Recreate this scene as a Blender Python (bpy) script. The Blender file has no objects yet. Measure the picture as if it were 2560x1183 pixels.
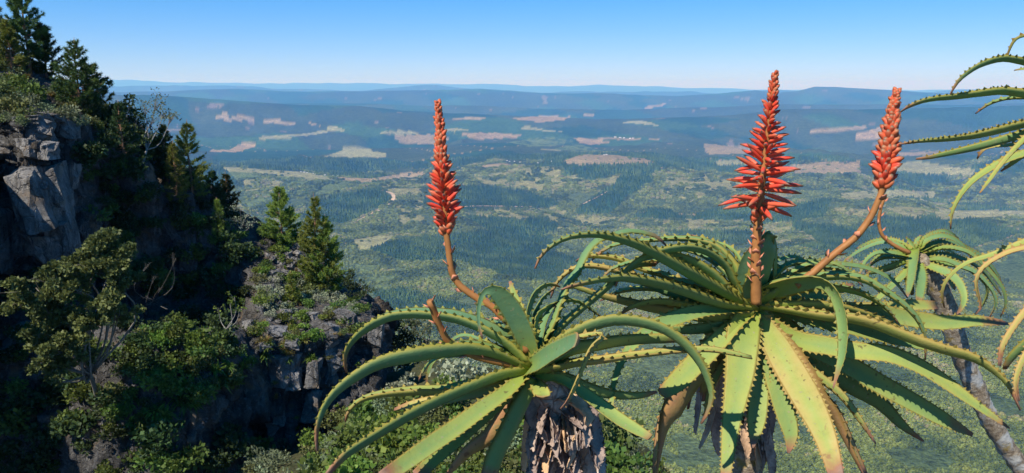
import bpy, bmesh, math, random
import numpy as np
from mathutils import Vector, Matrix

# ------------------------------------------------------------------ camera
F = 2009.0; CX = 1280.0; CY = 591.5          # focal length / centre in photo pixels
PITCH = math.radians(10.62)
scene = bpy.context.scene
C = scene.collection
cam_d = bpy.data.cameras.new('camera'); cam = bpy.data.objects.new('camera', cam_d); C.objects.link(cam)
cam_d.sensor_fit = 'HORIZONTAL'; cam_d.sensor_width = 36.0; cam_d.lens = F / 2560.0 * 36.0
cam_d.clip_start = 0.05; cam_d.clip_end = 250000.0
cam.location = (0, 0, 0); cam.rotation_euler = (math.radians(90) - PITCH, 0, 0)
scene.camera = cam

# ------------------------------------------------------------------ sky, sun, exposure
SUN = Vector((-0.40, -0.52, 0.755)).normalized()      # towards the sun: left, a little behind the viewer
world = bpy.data.worlds.new('World'); scene.world = world; world.use_nodes = True
wn = world.node_tree.nodes; wl = world.node_tree.links
sky = wn.new('ShaderNodeTexSky'); sky.sky_type = 'NISHITA'; sky.sun_disc = False
sky.sun_elevation = math.asin(SUN.z); sky.sun_rotation = math.atan2(SUN.x, SUN.y)
sky.altitude = 1700.0; sky.air_density = 1.0; sky.dust_density = 0.0; sky.ozone_density = 6.0
wn['Background'].inputs['Strength'].default_value = 0.10
hsv = wn.new('ShaderNodeHueSaturation'); hsv.inputs['Saturation'].default_value = 1.4     # the whole sky, a deeper winter blue
wl.new(sky.outputs[0], hsv.inputs['Color']); tint = wn.new('ShaderNodeMix'); tint.data_type = 'RGBA'; tint.blend_type = 'MULTIPLY'; tint.inputs[0].default_value = 1.0; tint.inputs[7].default_value = (1.02, .90, 1.12, 1)
wl.new(hsv.outputs[0], tint.inputs[6])
sep = wn.new('ShaderNodeSeparateColor'); com = wn.new('ShaderNodeCombineColor'); wl.new(tint.outputs[2], sep.inputs[0])   # softer contrast from zenith to horizon, everywhere alike
for i, (p_, k_) in enumerate(((.777, .93), (.67, 1.42), (.70, 1.68))):
    pw = wn.new('ShaderNodeMath'); pw.operation = 'POWER'; pw.inputs[1].default_value = p_; wl.new(sep.outputs[i], pw.inputs[0])
    mu = wn.new('ShaderNodeMath'); mu.operation = 'MULTIPLY'; mu.inputs[1].default_value = k_; wl.new(pw.outputs[0], mu.inputs[0]); wl.new(mu.outputs[0], com.inputs[i])
wl.new(com.outputs[0], wn['Background'].inputs[0])
sd = bpy.data.lights.new('sun', 'SUN'); so = bpy.data.objects.new('sun', sd); C.objects.link(so)
sd.energy = 5.0; sd.angle = math.radians(0.5); sd.color = (1.0, 0.95, 0.86)
so.rotation_euler = SUN.to_track_quat('Z', 'Y').to_euler()
scene.view_settings.view_transform = 'Standard'; scene.view_settings.look = 'None'
scene.view_settings.exposure = 0.5; scene.view_settings.gamma = 1.0
scene.render.engine = 'CYCLES'
scene.cycles.max_bounces = 6; scene.cycles.volume_bounces = 2
scene.cycles.diffuse_bounces = 3; scene.cycles.transmission_bounces = 3; scene.cycles.glossy_bounces = 2

# ------------------------------------------------------------------ helpers
cp, sp_ = math.cos(PITCH), math.sin(PITCH)
def ray(u, v):
    a = (u - CX) / F; b = (CY - v) / F
    return np.array([a, cp + b * sp_, -sp_ + b * cp])
def at(u, v, Y):                      # photo pixel + forward distance -> world point
    d = ray(u, v); return d * (Y / d[1])
def pxm(v, Y):                        # metres per photo pixel there
    return Y / ray(CX, v)[1] / F
def project(P):
    P = np.asarray(P); dep = P[..., 1] * cp - P[..., 2] * sp_
    up = P[..., 1] * sp_ + P[..., 2] * cp
    return CX + F * P[..., 0] / dep, CY - F * up / dep

def _h(ix, iy, iz, s):
    h = (ix.astype(np.int64) * 374761393 + iy.astype(np.int64) * 668265263 + iz.astype(np.int64) * 2147483647 + s * 1274126177) & 0xffffffff
    h = ((h ^ (h >> 13)) * 1274126177) & 0xffffffff
    h = ((h ^ (h >> 16)) * 2246822519) & 0xffffffff
    return ((h ^ (h >> 15)) & 0xffffff) / float(0xffffff)
def vnoise(x, y, z=0.0, s=0):
    x = np.asarray(x, float); y = np.asarray(y, float); z = np.zeros_like(x) + z
    ix, iy, iz = np.floor(x), np.floor(y), np.floor(z); fx, fy, fz = x - ix, y - iy, z - iz
    fx, fy, fz = [f * f * (3 - 2 * f) for f in (fx, fy, fz)]
    def c(a, b, d): return _h(ix + a, iy + b, iz + d, s)
    x00 = c(0,0,0) * (1-fx) + c(1,0,0) * fx; x10 = c(0,1,0) * (1-fx) + c(1,1,0) * fx
    x01 = c(0,0,1) * (1-fx) + c(1,0,1) * fx; x11 = c(0,1,1) * (1-fx) + c(1,1,1) * fx
    return (x00 * (1-fy) + x10 * fy) * (1-fz) + (x01 * (1-fy) + x11 * fy) * fz
def fbm(x, y, z=0.0, s=0, o=4):
    t = 0; a = 0.5; n = 0
    for i in range(o):
        t = t + a * vnoise(np.asarray(x) * 2**i, np.asarray(y) * 2**i, np.asarray(z) * 2**i, s + i); n += a; a *= .5
    return t / n                        # 0..1
def inpoly(u, v, poly):
    r = np.zeros(u.shape, bool); n = len(poly)
    for i in range(n):
        x1, y1 = poly[i]; x2, y2 = poly[(i + 1) % n]
        if y1 == y2: continue
        k = ((y1 > v) != (y2 > v)) & (u < (x2 - x1) * (v - y1) / (y2 - y1) + x1); r ^= k
    return r
def crom(pts, n):                      # Catmull-Rom, even steps
    P = np.asarray(pts, float)
    if len(P) == 2: P = np.array([P[0], (P[0] + P[1]) / 2, P[1]])
    Q = np.vstack([2 * P[0] - P[1], P, 2 * P[-1] - P[-2]]); out = []
    for i in range(1, len(Q) - 2):
        t = np.linspace(0, 1, 16, endpoint=False)[:, None]
        a, b, c, d = Q[i-1], Q[i], Q[i+1], Q[i+2]
        out.append(0.5 * (2*b + (c-a)*t + (2*a-5*b+4*c-d)*t*t + (3*b-a-3*c+d)*t**3))
    O = np.vstack(out + [P[-1:]]); L = np.r_[0, np.cumsum(np.linalg.norm(np.diff(O[:, :min(3, O.shape[1])], axis=0), axis=1))]
    q = np.linspace(0, L[-1], n)
    return np.stack([np.interp(q, L, O[:, k]) for k in range(O.shape[1])], 1)

def make_mesh(name, V, Fc, mats=(), attrs=None, smooth=False, mat_idx=None):
    me = bpy.data.meshes.new(name); V = np.asarray(V, np.float32)
    me.vertices.add(len(V)); me.vertices.foreach_set('co', V.ravel())
    if isinstance(Fc, np.ndarray):
        k = Fc.shape[1]; n = len(Fc); idx = Fc.ravel(); st = np.arange(n) * k
    else:
        ln = np.array([len(f) for f in Fc]); n = len(Fc); st = np.r_[0, np.cumsum(ln)[:-1]]
        idx = np.array([i for f in Fc for i in f])
    me.loops.add(len(idx)); me.loops.foreach_set('vertex_index', idx.astype(np.int32))
    me.polygons.add(n); me.polygons.foreach_set('loop_start', st.astype(np.int32))
    if smooth is not False: me.polygons.foreach_set('use_smooth', np.ones(n, bool) if smooth is True else np.asarray(smooth, bool))
    if mat_idx is not None: me.polygons.foreach_set('material_index', np.asarray(mat_idx, np.int32))
    for a, val in (attrs or {}).items():
        val = np.asarray(val, np.float32)
        if val.ndim == 2:
            at_ = me.attributes.new(a, 'FLOAT_COLOR', 'POINT'); v4 = np.ones((len(V), 4), np.float32); v4[:, :3] = val
            at_.data.foreach_set('color', v4.ravel())
        else:
            at_ = me.attributes.new(a, 'FLOAT', 'POINT'); at_.data.foreach_set('value', val)
    for m in mats: me.materials.append(m)
    me.update(calc_edges=True)
    return me
def link(name, me, parent=None, M=None):
    o = bpy.data.objects.new(name, me); C.objects.link(o)
    if parent is not None: o.parent = parent
    if M is not None: o.matrix_basis = M
    return o
def tag(o, label=None, cat=None, group=None, kind=None):
    for k, v in (('label', label), ('category', cat), ('group', group), ('kind', kind)):
        if v: o[k] = v
    return o
def empty(name, loc):
    o = bpy.data.objects.new(name, None); C.objects.link(o); o.location = loc; o.empty_display_size = .1; return o

class MB:                               # collects pieces of one mesh
    def __init__(s): s.V = []; s.F = []; s.A = {}; s.n = 0; s.mi = []; s.sm = []
    def add(s, V, Fc, mi=0, sm=True, **at_):
        V = np.asarray(V, float); s.V.append(V)
        s.F += [tuple(int(i) + s.n for i in f) for f in Fc]; s.mi += [mi] * len(Fc); s.sm += [sm] * len(Fc)
        for k, v in at_.items(): s.A.setdefault(k, []).append(np.broadcast_to(v, (len(V),)).astype(float))
        s.n += len(V)
    def mesh(s, name, mats, smooth=False):
        return make_mesh(name, np.vstack(s.V), s.F, mats, {k: np.concatenate(v) for k, v in s.A.items()}, s.sm if smooth else False, s.mi)
    def tube(s, pts, rad, sides=6, mi=0, cap=True, rough=0.0, rng=None, **at_):
        P = np.asarray(pts, float); n = len(P); T = np.gradient(P, axis=0); T /= np.linalg.norm(T, axis=1)[:, None] + 1e-9
        ref = np.array([0.31, 0.95, 0.05]) if abs(T[0][1]) < .8 else np.array([1., 0, 0])
        rad = np.broadcast_to(rad, (n,)); V = []
        for i in range(n):
            A = np.cross(T[i], ref); A /= np.linalg.norm(A) + 1e-9; B = np.cross(T[i], A)
            th = np.arange(sides) * 2 * math.pi / sides
            r = rad[i] * (1 + (rng.uniform(-rough, rough, sides) if rng is not None else 0))
            V.append(P[i] + (np.cos(th) * r)[:, None] * A + (np.sin(th) * r)[:, None] * B)
        V = np.vstack(V); Fc = []
        for i in range(n - 1):
            for j in range(sides):
                k = (j + 1) % sides
                Fc.append((i*sides+j, i*sides+k, (i+1)*sides+k, (i+1)*sides+j))
        if cap: Fc.append(tuple(range((n-1)*sides, n*sides))); Fc.append(tuple(reversed(range(sides))))
        s.add(V, Fc, mi, **at_)

# ------------------------------------------------------------------ materials
class NT:
    def __init__(s, name):
        s.m = bpy.data.materials.new(name); s.m.use_nodes = True; s.t = s.m.node_tree; s.b = s.t.nodes['Principled BSDF']
    def n(s, typ, **kw):
        x = s.t.nodes.new('ShaderNode' + typ)
        for k, v in kw.items(): setattr(x, k, v)
        return x
    def l(s, a, b): s.t.links.new(a, b)
    def set(s, node, **kw):
        for k, v in kw.items(): node.inputs[k.replace('_', ' ')].default_value = v
    def noise(s, scale, detail=4, rough=.6, vec=None, dist=0):
        x = s.n('TexNoise'); s.set(x, Scale=scale, Detail=detail, Roughness=rough, Distortion=dist)
        if vec is not None: s.l(vec, x.inputs['Vector'])
        return x.outputs['Fac']
    def ramp(s, fac, stops, interp='LINEAR'):
        x = s.n('ValToRGB'); x.color_ramp.interpolation = interp; e = x.color_ramp.elements
        while len(e) < len(stops): e.new(.5)
        for i, (p, c) in enumerate(stops):
            e[i].position = p; e[i].color = (c, c, c, 1) if not hasattr(c, '__len__') else (*c, 1)
        s.l(fac, x.inputs[0]); return x.outputs[0]
    def mix(s, fac, a, b, mode='MIX'):
        x = s.n('Mix', data_type='RGBA', blend_type=mode)
        for sock, val in ((x.inputs[0], fac), (x.inputs[6], a), (x.inputs[7], b)):
            if hasattr(val, 'links'): s.l(val, sock)
            elif hasattr(val, '__len__'): sock.default_value = (*val, 1)
            else: sock.default_value = val
        return x.outputs[2]
    def math(s, op, a, b=0.0):
        x = s.n('Math', operation=op)
        for sock, val in ((x.inputs[0], a), (x.inputs[1], b)):
            if hasattr(val, 'links'): s.l(val, sock)
            else: sock.default_value = val
        return x.outputs[0]
    def attr(s, name): return s.n('Attribute', attribute_name=name)
    def geo(s): return s.n('NewGeometry')
    def bump(s, h, strength=.5, dist=.02):
        x = s.n('Bump'); s.set(x, Strength=strength, Distance=dist); s.l(h, x.inputs['Height']); s.l(x.outputs[0], s.b.inputs['Normal'])
    def col(s, c): s.l(c, s.b.inputs['Base Color'])
    def rough(s, r, spec=.3): s.b.inputs['Roughness'].default_value = r; s.b.inputs['Specular IOR Level'].default_value = spec

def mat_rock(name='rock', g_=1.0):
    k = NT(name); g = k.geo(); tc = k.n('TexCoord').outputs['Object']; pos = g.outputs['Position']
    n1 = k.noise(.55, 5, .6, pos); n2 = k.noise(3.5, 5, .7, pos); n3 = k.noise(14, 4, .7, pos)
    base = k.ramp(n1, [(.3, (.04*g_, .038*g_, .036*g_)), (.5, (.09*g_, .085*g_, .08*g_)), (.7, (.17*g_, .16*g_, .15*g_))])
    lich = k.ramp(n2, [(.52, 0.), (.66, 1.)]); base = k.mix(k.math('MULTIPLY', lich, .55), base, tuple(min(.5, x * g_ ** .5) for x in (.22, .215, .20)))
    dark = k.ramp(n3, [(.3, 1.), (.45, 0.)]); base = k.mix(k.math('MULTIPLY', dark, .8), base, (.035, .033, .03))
    mp = k.n('Mapping'); mp.inputs['Scale'].default_value = (1.6, 1.6, .12); k.l(pos, mp.inputs[0])
    st = k.ramp(k.noise(1.5, 4, .6, mp.outputs[0]), [(.52, 0.), (.66, 1.)]); base = k.mix(k.math('MULTIPLY', st, .7), base, (.05, .045, .04))
    ochre = k.ramp(k.noise(.9, 3, .5, pos), [(.58, 0.), (.7, 1.)]); base = k.mix(k.math('MULTIPLY', ochre, .4), base, (.28, .18, .09))
    sep = k.n('SeparateXYZ'); k.l(g.outputs['Normal'], sep.inputs[0])
    up = k.math('ADD', sep.outputs[2], k.math('MULTIPLY', n2, .5))
    soil = k.ramp(k.noise(2.2, 4, .7, pos), [(.35, (.085, .07, .052)), (.5, (.13, .115, .085)), (.65, (.075, .085, .04))])
    base = k.mix(k.ramp(up, [(1.0, 0.), (1.2, 1.)]), base, soil)
    k.col(base); k.rough(.95, .1)
    cr = k.n('TexVoronoi'); cr.feature = 'DISTANCE_TO_EDGE'; cr.inputs['Scale'].default_value = 1.1; mp2 = k.n('Mapping'); mp2.inputs['Scale'].default_value = (1, 1, .55)
    wv = k.n('Vector' + 'Math', operation='ADD'); k.l(pos, wv.inputs[0]); nz = k.n('TexNoise'); k.set(nz, Scale=1.2, Detail=3.0); k.l(pos, nz.inputs['Vector']); k.l(nz.outputs['Color'], wv.inputs[1]); k.l(wv.outputs[0], mp2.inputs[0]); k.l(mp2.outputs[0], cr.inputs['Vector'])
    crk = k.ramp(cr.outputs['Distance'], [(0., 0.), (.07, 1.)])
    k.bump(k.math('ADD', k.math('MULTIPLY', crk, .5), k.math('ADD', k.math('MULTIPLY', n2, .5), k.math('MULTIPLY', n3, .4))), 1.0, .32); return k.m
def mat_foliage(name, dark, light, trans=.3, extra=None):
    k = NT(name); a = k.attr('cv').outputs['Fac']; oi = k.n('ObjectInfo').outputs['Random']
    st = [(0, dark), (1, light)] if extra is None else [(0, dark), (.75, light), (1, extra)]
    c = k.ramp(a, st); hs = k.n('HueSaturation'); k.l(c, hs.inputs['Color'])
    k.l(k.math('ADD', k.math('MULTIPLY', oi, .06), .47), hs.inputs['Hue']); k.l(k.math('ADD', k.math('MULTIPLY', oi, .5), .75), hs.inputs['Value'])
    k.l(hs.outputs[0], k.b.inputs['Base Color']); k.rough(.6, .25)
    tr = k.n('BsdfTranslucent'); k.l(hs.outputs[0], tr.inputs[0]); mx = k.n('MixShader'); mx.inputs[0].default_value = trans
    k.l(k.b.outputs[0], mx.inputs[1]); k.l(tr.outputs[0], mx.inputs[2]); k.l(mx.outputs[0], k.t.nodes['Material Output'].inputs[0]); return k.m
def mat_bark(name, a, b, sc=12):
    k = NT(name); tc = k.n('TexCoord').outputs['Object']
    n = k.noise(sc, 5, .7, tc); k.col(k.ramp(n, [(.35, a), (.65, b)])); k.rough(.9, .15); k.bump(n, .8, .02); return k.m
def mat_aloe():
    k = NT('aloe_leaf'); tc = k.n('TexCoord').outputs['Object']
    ed = k.attr('edge').outputs['Fac']; al = k.attr('along').outputs['Fac']; age = k.attr('age').outputs['Fac']; oi = k.n('ObjectInfo').outputs['Random']
    n1 = k.noise(9, 4, .6, tc); n2 = k.noise(45, 4, .65, tc)
    a2 = k.math('ADD', age, k.math('MULTIPLY', k.math('SUBTRACT', n1, .5), .45))
    a2 = k.math('ADD', a2, k.math('MULTIPLY', k.math('SUBTRACT', ed, .45), k.math('MULTIPLY', age, .35)))
    c = k.ramp(a2, [(0., (.115, .225, .11)), (.3, (.17, .27, .085)), (.55, (.30, .33, .075)), (.78, (.44, .32, .10)), (1., (.42, .21, .10))])
    c = k.mix(k.ramp(al, [(0., .9), (.06, .75), (.28, 0.)]), c, (.21, .26, .032))           # yellow clasping base
    c = k.mix(k.math('MULTIPLY', k.ramp(n2, [(.56, 0.), (.7, 1.)]), .3), c, (.22, .22, .065))
    c = k.mix(k.math('MULTIPLY', k.ramp(k.noise(26, 3, .6, tc), [(.64, 0.), (.7, 1.)]), k.math('MULTIPLY', age, .9)), c, (.20, .10, .05))
    c = k.mix(k.ramp(ed, [(.80, 0.), (.97, 1.)]), c, k.mix(k.math('MULTIPLY', age, .8), (.25, .225, .032), (.33, .16, .06)))
    wn_ = k.noise(7, 5, .7, tc); old = k.ramp(age, [(.28, 0.), (.6, 1.)])
    rag = k.math('ADD', k.math('MULTIPLY', ed, .55), k.math('ADD', k.math('MULTIPLY', wn_, 1.0), k.math('MULTIPLY', al, .30)))
    c = k.mix(k.math('MULTIPLY', k.ramp(rag, [(1.0, 0.), (1.16, 1.)]), k.math('MULTIPLY', old, .85)), c, (.20, .105, .055))     # dried, rusty margins on old leaves
    c = k.mix(k.math('MULTIPLY', k.ramp(k.noise(90, 2, .5, tc), [(.66, 0.), (.72, 1.)]), .55), c, (.30, .27, .15))               # pale scars
    c = k.mix(k.math('MULTIPLY', k.ramp(k.noise(60, 2, .5, tc), [(.68, 0.), (.73, 1.)]), .7), c, (.10, .07, .03))                # dark specks
    tip = k.math('ADD', al, k.math('MULTIPLY', k.math('SUBTRACT', n1, .5), k.math('ADD', .14, k.math('MULTIPLY', old, .22))))
    c = k.mix(k.ramp(tip, [(.87, 0.), (.97, 1.)]), c, (.30, .13, .065)); c = k.mix(k.ramp(tip, [(.955, 0.), (1.0, 1.)]), c, (.26, .15, .10))
    k.col(c); k.rough(.45, .22); k.b.inputs['Subsurface Weight'].default_value = 0.0
    fine = k.noise(160, 3, .6, tc); k.bump(k.math('ADD', n2, k.math('MULTIPLY', fine, .4)), .35, .004)
    k.l(k.ramp(n2, [(.3, .52), (.7, .72)]), k.b.inputs['Roughness'])
    tr = k.n('BsdfTranslucent'); k.l(c, tr.inputs[0]); mx = k.n('MixShader'); mx.inputs[0].default_value = .12
    k.l(k.b.outputs[0], mx.inputs[1]); k.l(tr.outputs[0], mx.inputs[2]); k.l(mx.outputs[0], k.t.nodes['Material Output'].inputs[0]); return k.m
def mat_dead():
    k = NT('dead_aloe_leaf'); tc = k.n('TexCoord').outputs['Object']; oi = k.n('ObjectInfo').outputs['Random']
    n = k.noise(16, 5, .7, tc); c = k.ramp(n, [(.3, (.12, .08, .065)), (.5, (.42, .31, .24)), (.7, (.66, .53, .41))])
    c = k.mix(k.math('MULTIPLY', k.ramp(oi, [(.3, 0.), (1., 1.)]), .55), c, (.16, .12, .11))
    c = k.mix(k.ramp(oi, [(.0, .75), (.2, 0.)]), c, (.62, .34, .12))
    k.col(c); k.rough(.85, .15); k.bump(n, .9, .01); return k.m
def mat_bud():
    k = NT('aloe_flower'); t = k.attr('t').outputs['Fac']; tc = k.n('TexCoord').outputs['Object']; oi = k.n('ObjectInfo').outputs['Random']
    c = k.ramp(t, [(0., (.58, .17, .065)), (.2, (.70, .085, .035)), (.75, (.66, .058, .032)), (.9, (.30, .09, .05)), (1., (.055, .05, .04))])
    c = k.mix(k.ramp(oi, [(.45, 0.), (1., .6)]), c, (.45, .17, .075)); k.col(c); k.rough(.45, .35); return k.m
def mat_budclosed():
    k = NT('closed_bud'); t = k.attr('t').outputs['Fac']; oi = k.n('ObjectInfo').outputs['Random']
    c = k.ramp(t, [(0., (.48, .15, .055)), (.35, (.62, .11, .04)), (.75, (.52, .095, .04)), (.92, (.26, .12, .06)), (1., (.10, .085, .06))])
    c = k.mix(k.ramp(oi, [(.5, 0.), (1., .5)]), c, (.42, .17, .07)); k.col(c); k.rough(.5, .3); return k.m
def mat_simple(name, c, r=.8, var=.25, sc=20):
    k = NT(name); n = k.noise(sc, 4, .6, k.n('TexCoord').outputs['Object'])
    k.col(k.ramp(n, [(.3, tuple(x * (1 - var) for x in c)), (.7, tuple(min(1, x * (1 + var)) for x in c))])); k.rough(r, .2); k.bump(n, .3, .004); return k.m

M_ROCK = mat_rock(); M_PALELITROCK = mat_rock('pale_lit_rock', 2.3); M_ALOE = mat_aloe(); M_DEAD = mat_dead(); M_BUD = mat_bud(); M_BUDC = mat_budclosed()  # pale rock copy: partly own lichened tone, partly sunlight put into the colour
M_STALK = mat_simple('flower_stalk', (.30, .13, .04), .55); M_BRACT = mat_simple('bract', (.58, .23, .13), .7)
M_BARK = mat_bark('shrub_bark', (.10, .085, .07), (.28, .25, .21)); M_PINEBARK = mat_bark('pine_bark', (.16, .085, .045), (.36, .21, .12))
M_PALEBARK = mat_bark('pale_bark', (.14, .13, .115), (.30, .28, .25))
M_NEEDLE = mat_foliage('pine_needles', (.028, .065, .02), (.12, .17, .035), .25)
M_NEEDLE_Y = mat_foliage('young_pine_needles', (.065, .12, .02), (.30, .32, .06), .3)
M_OLIVE = mat_foliage('olive_leaves', (.05, .07, .02), (.165, .18, .052), .25)
M_GREEN = mat_foliage('green_leaves', (.036, .072, .015), (.15, .205, .04), .35)
M_BRIGHT = mat_foliage('bright_leaves', (.07, .13, .02), (.22, .30, .05), .4)
M_GREY = mat_foliage('silver_leaves', (.13, .16, .09), (.36, .38, .25), .25)
M_BLUE = mat_foliage('grey_green_leaves', (.09, .12, .06), (.22, .26, .14), .25)
M_DRY = mat_foliage('dry_grass', (.12, .09, .03), (.32, .27, .08), .3, (.25, .12, .05))
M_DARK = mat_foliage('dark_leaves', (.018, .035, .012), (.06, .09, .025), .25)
# ------------------------------------------------------------------ valley: one ground sheet to the horizon
RIDGES = [  # forward distance, front width, back width, crest as photo pixels
    (5400, 700, 900, [(300, 430), (560, 424), (700, 432), (850, 444), (960, 450), (1060, 470), (1150, 540), (1300, 640)], .5),
    (6200, 1000, 1300, [(950, 470), (1120, 428), (1220, 413), (1400, 398), (1500, 392), (1650, 404), (1760, 430), (1900, 455), (2100, 470), (2600, 480)], 1.0),
    (8200, 800, 900, [(200, 350), (700, 382), (1000, 372), (1300, 362), (1500, 372), (1800, 372), (2100, 390), (2600, 385)], .6),
    (11500, 1500, 1800, [(200, 236), (380, 240), (560, 250), (750, 262), (880, 263), (990, 275), (1120, 283), (1300, 290), (1500, 300), (1800, 290), (1960, 272), (2150, 276), (2400, 268), (2600, 262)], .6),
    (15500, 1200, 1500, [(200, 262), (600, 258), (1000, 262), (1300, 268), (1560, 276), (1900, 262), (2300, 262), (2600, 258)], .6),
    (20500, 2400, 3000, [(-200, 230), (300, 232), (520, 222), (760, 228), (900, 226), (1090, 224), (1200, 224), (1420, 234), (1700, 240), (1800, 234), (1890, 225), (1935, 230), (2000, 226), (2035, 217), (2090, 218), (2200, 223), (2330, 231), (2470, 234), (2600, 226)], .35),
    (34000, 4000, 5000, [(-200, 212), (300, 216), (440, 211), (700, 222), (860, 224), (1010, 220), (1090, 215), (1150, 221), (1300, 229), (2000, 231), (2450, 228), (2600, 221)], .3),
    (58000, 7000, 7000, [(-200, 202), (480, 201), (620, 206), (1040, 212), (1240, 210), (1330, 214), (1480, 213), (1620, 217), (1730, 220), (1900, 224), (2600, 226)], .25),
]
_by = [40, 60, 300, 700, 1200, 1800, 3000, 9000, 90000]; _bz = [-100, -110, -330, -540, -650, -700, -722, -730, -700]
def ground_z(x, y):
    x = np.asarray(x, float); y = np.asarray(y, float)
    base = np.interp(y, _by, _bz)
    base = base + (fbm(x / 900, y / 900, 0, 3, 5) - .5) * 90 * np.clip((y - 500) / 2000, .25, 1.6)
    fold = 1 - np.abs(2 * fbm(x / 1500 + 3.7, y / 1900 + 1.3, 0, 61, 4) - 1)
    base = base + (fold - .72) * 340 * np.clip((y - 2300) / 2500, 0, 1) * np.clip((16000 - y) / 4000, .25, 1)
    z = base; u = CX + F * x / (y * cp)
    for i, (R, wf, wb, crest, rough) in enumerate(RIDGES):
        near = (y > R - 3 * wf) & (y < R + 3 * wb)
        if not near.any(): continue
        pu = np.array([p[0] for p in crest]); pz = np.array([at(p[0], p[1], R)[2] for p in crest])
        zc = np.interp(u, pu, pz) + ((fbm(u / 150, u * 0 + i, 0, 80 + i, 5) - .5) * (15 if R > 30000 else 7) * R / F if R > 8000 else 0)
        w = np.where(y < R, wf, wb) * (1 + .5 * (fbm(x / (R * .12), y / (R * .12), 0, 20 + i, 3) - .5))
        g = np.exp(-((y - R) / w) ** 2)
        gul = 1 - rough * .55 * np.abs(fbm(x / (wf * .55), y / (wf * 1.4), 0, 40 + i, 4) - .5) * 2 * (1 - g) * 2
        z = np.where(near, np.maximum(z, base + (zc - base) * g * np.clip(gul, .1, 1)) , z)
    return np.minimum(z, 430)
def zq(ox, oy, s, L): return [(ox + x / s, oy + y / s) for x, y in L]
Z1 = (280, 180, 2.957); Z2 = (1100, 180, 2.9575)
TAN, PINK, GRASS, PALE, LGREEN, SCRUB, PINE, YOUNG = range(1, 9)
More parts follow.
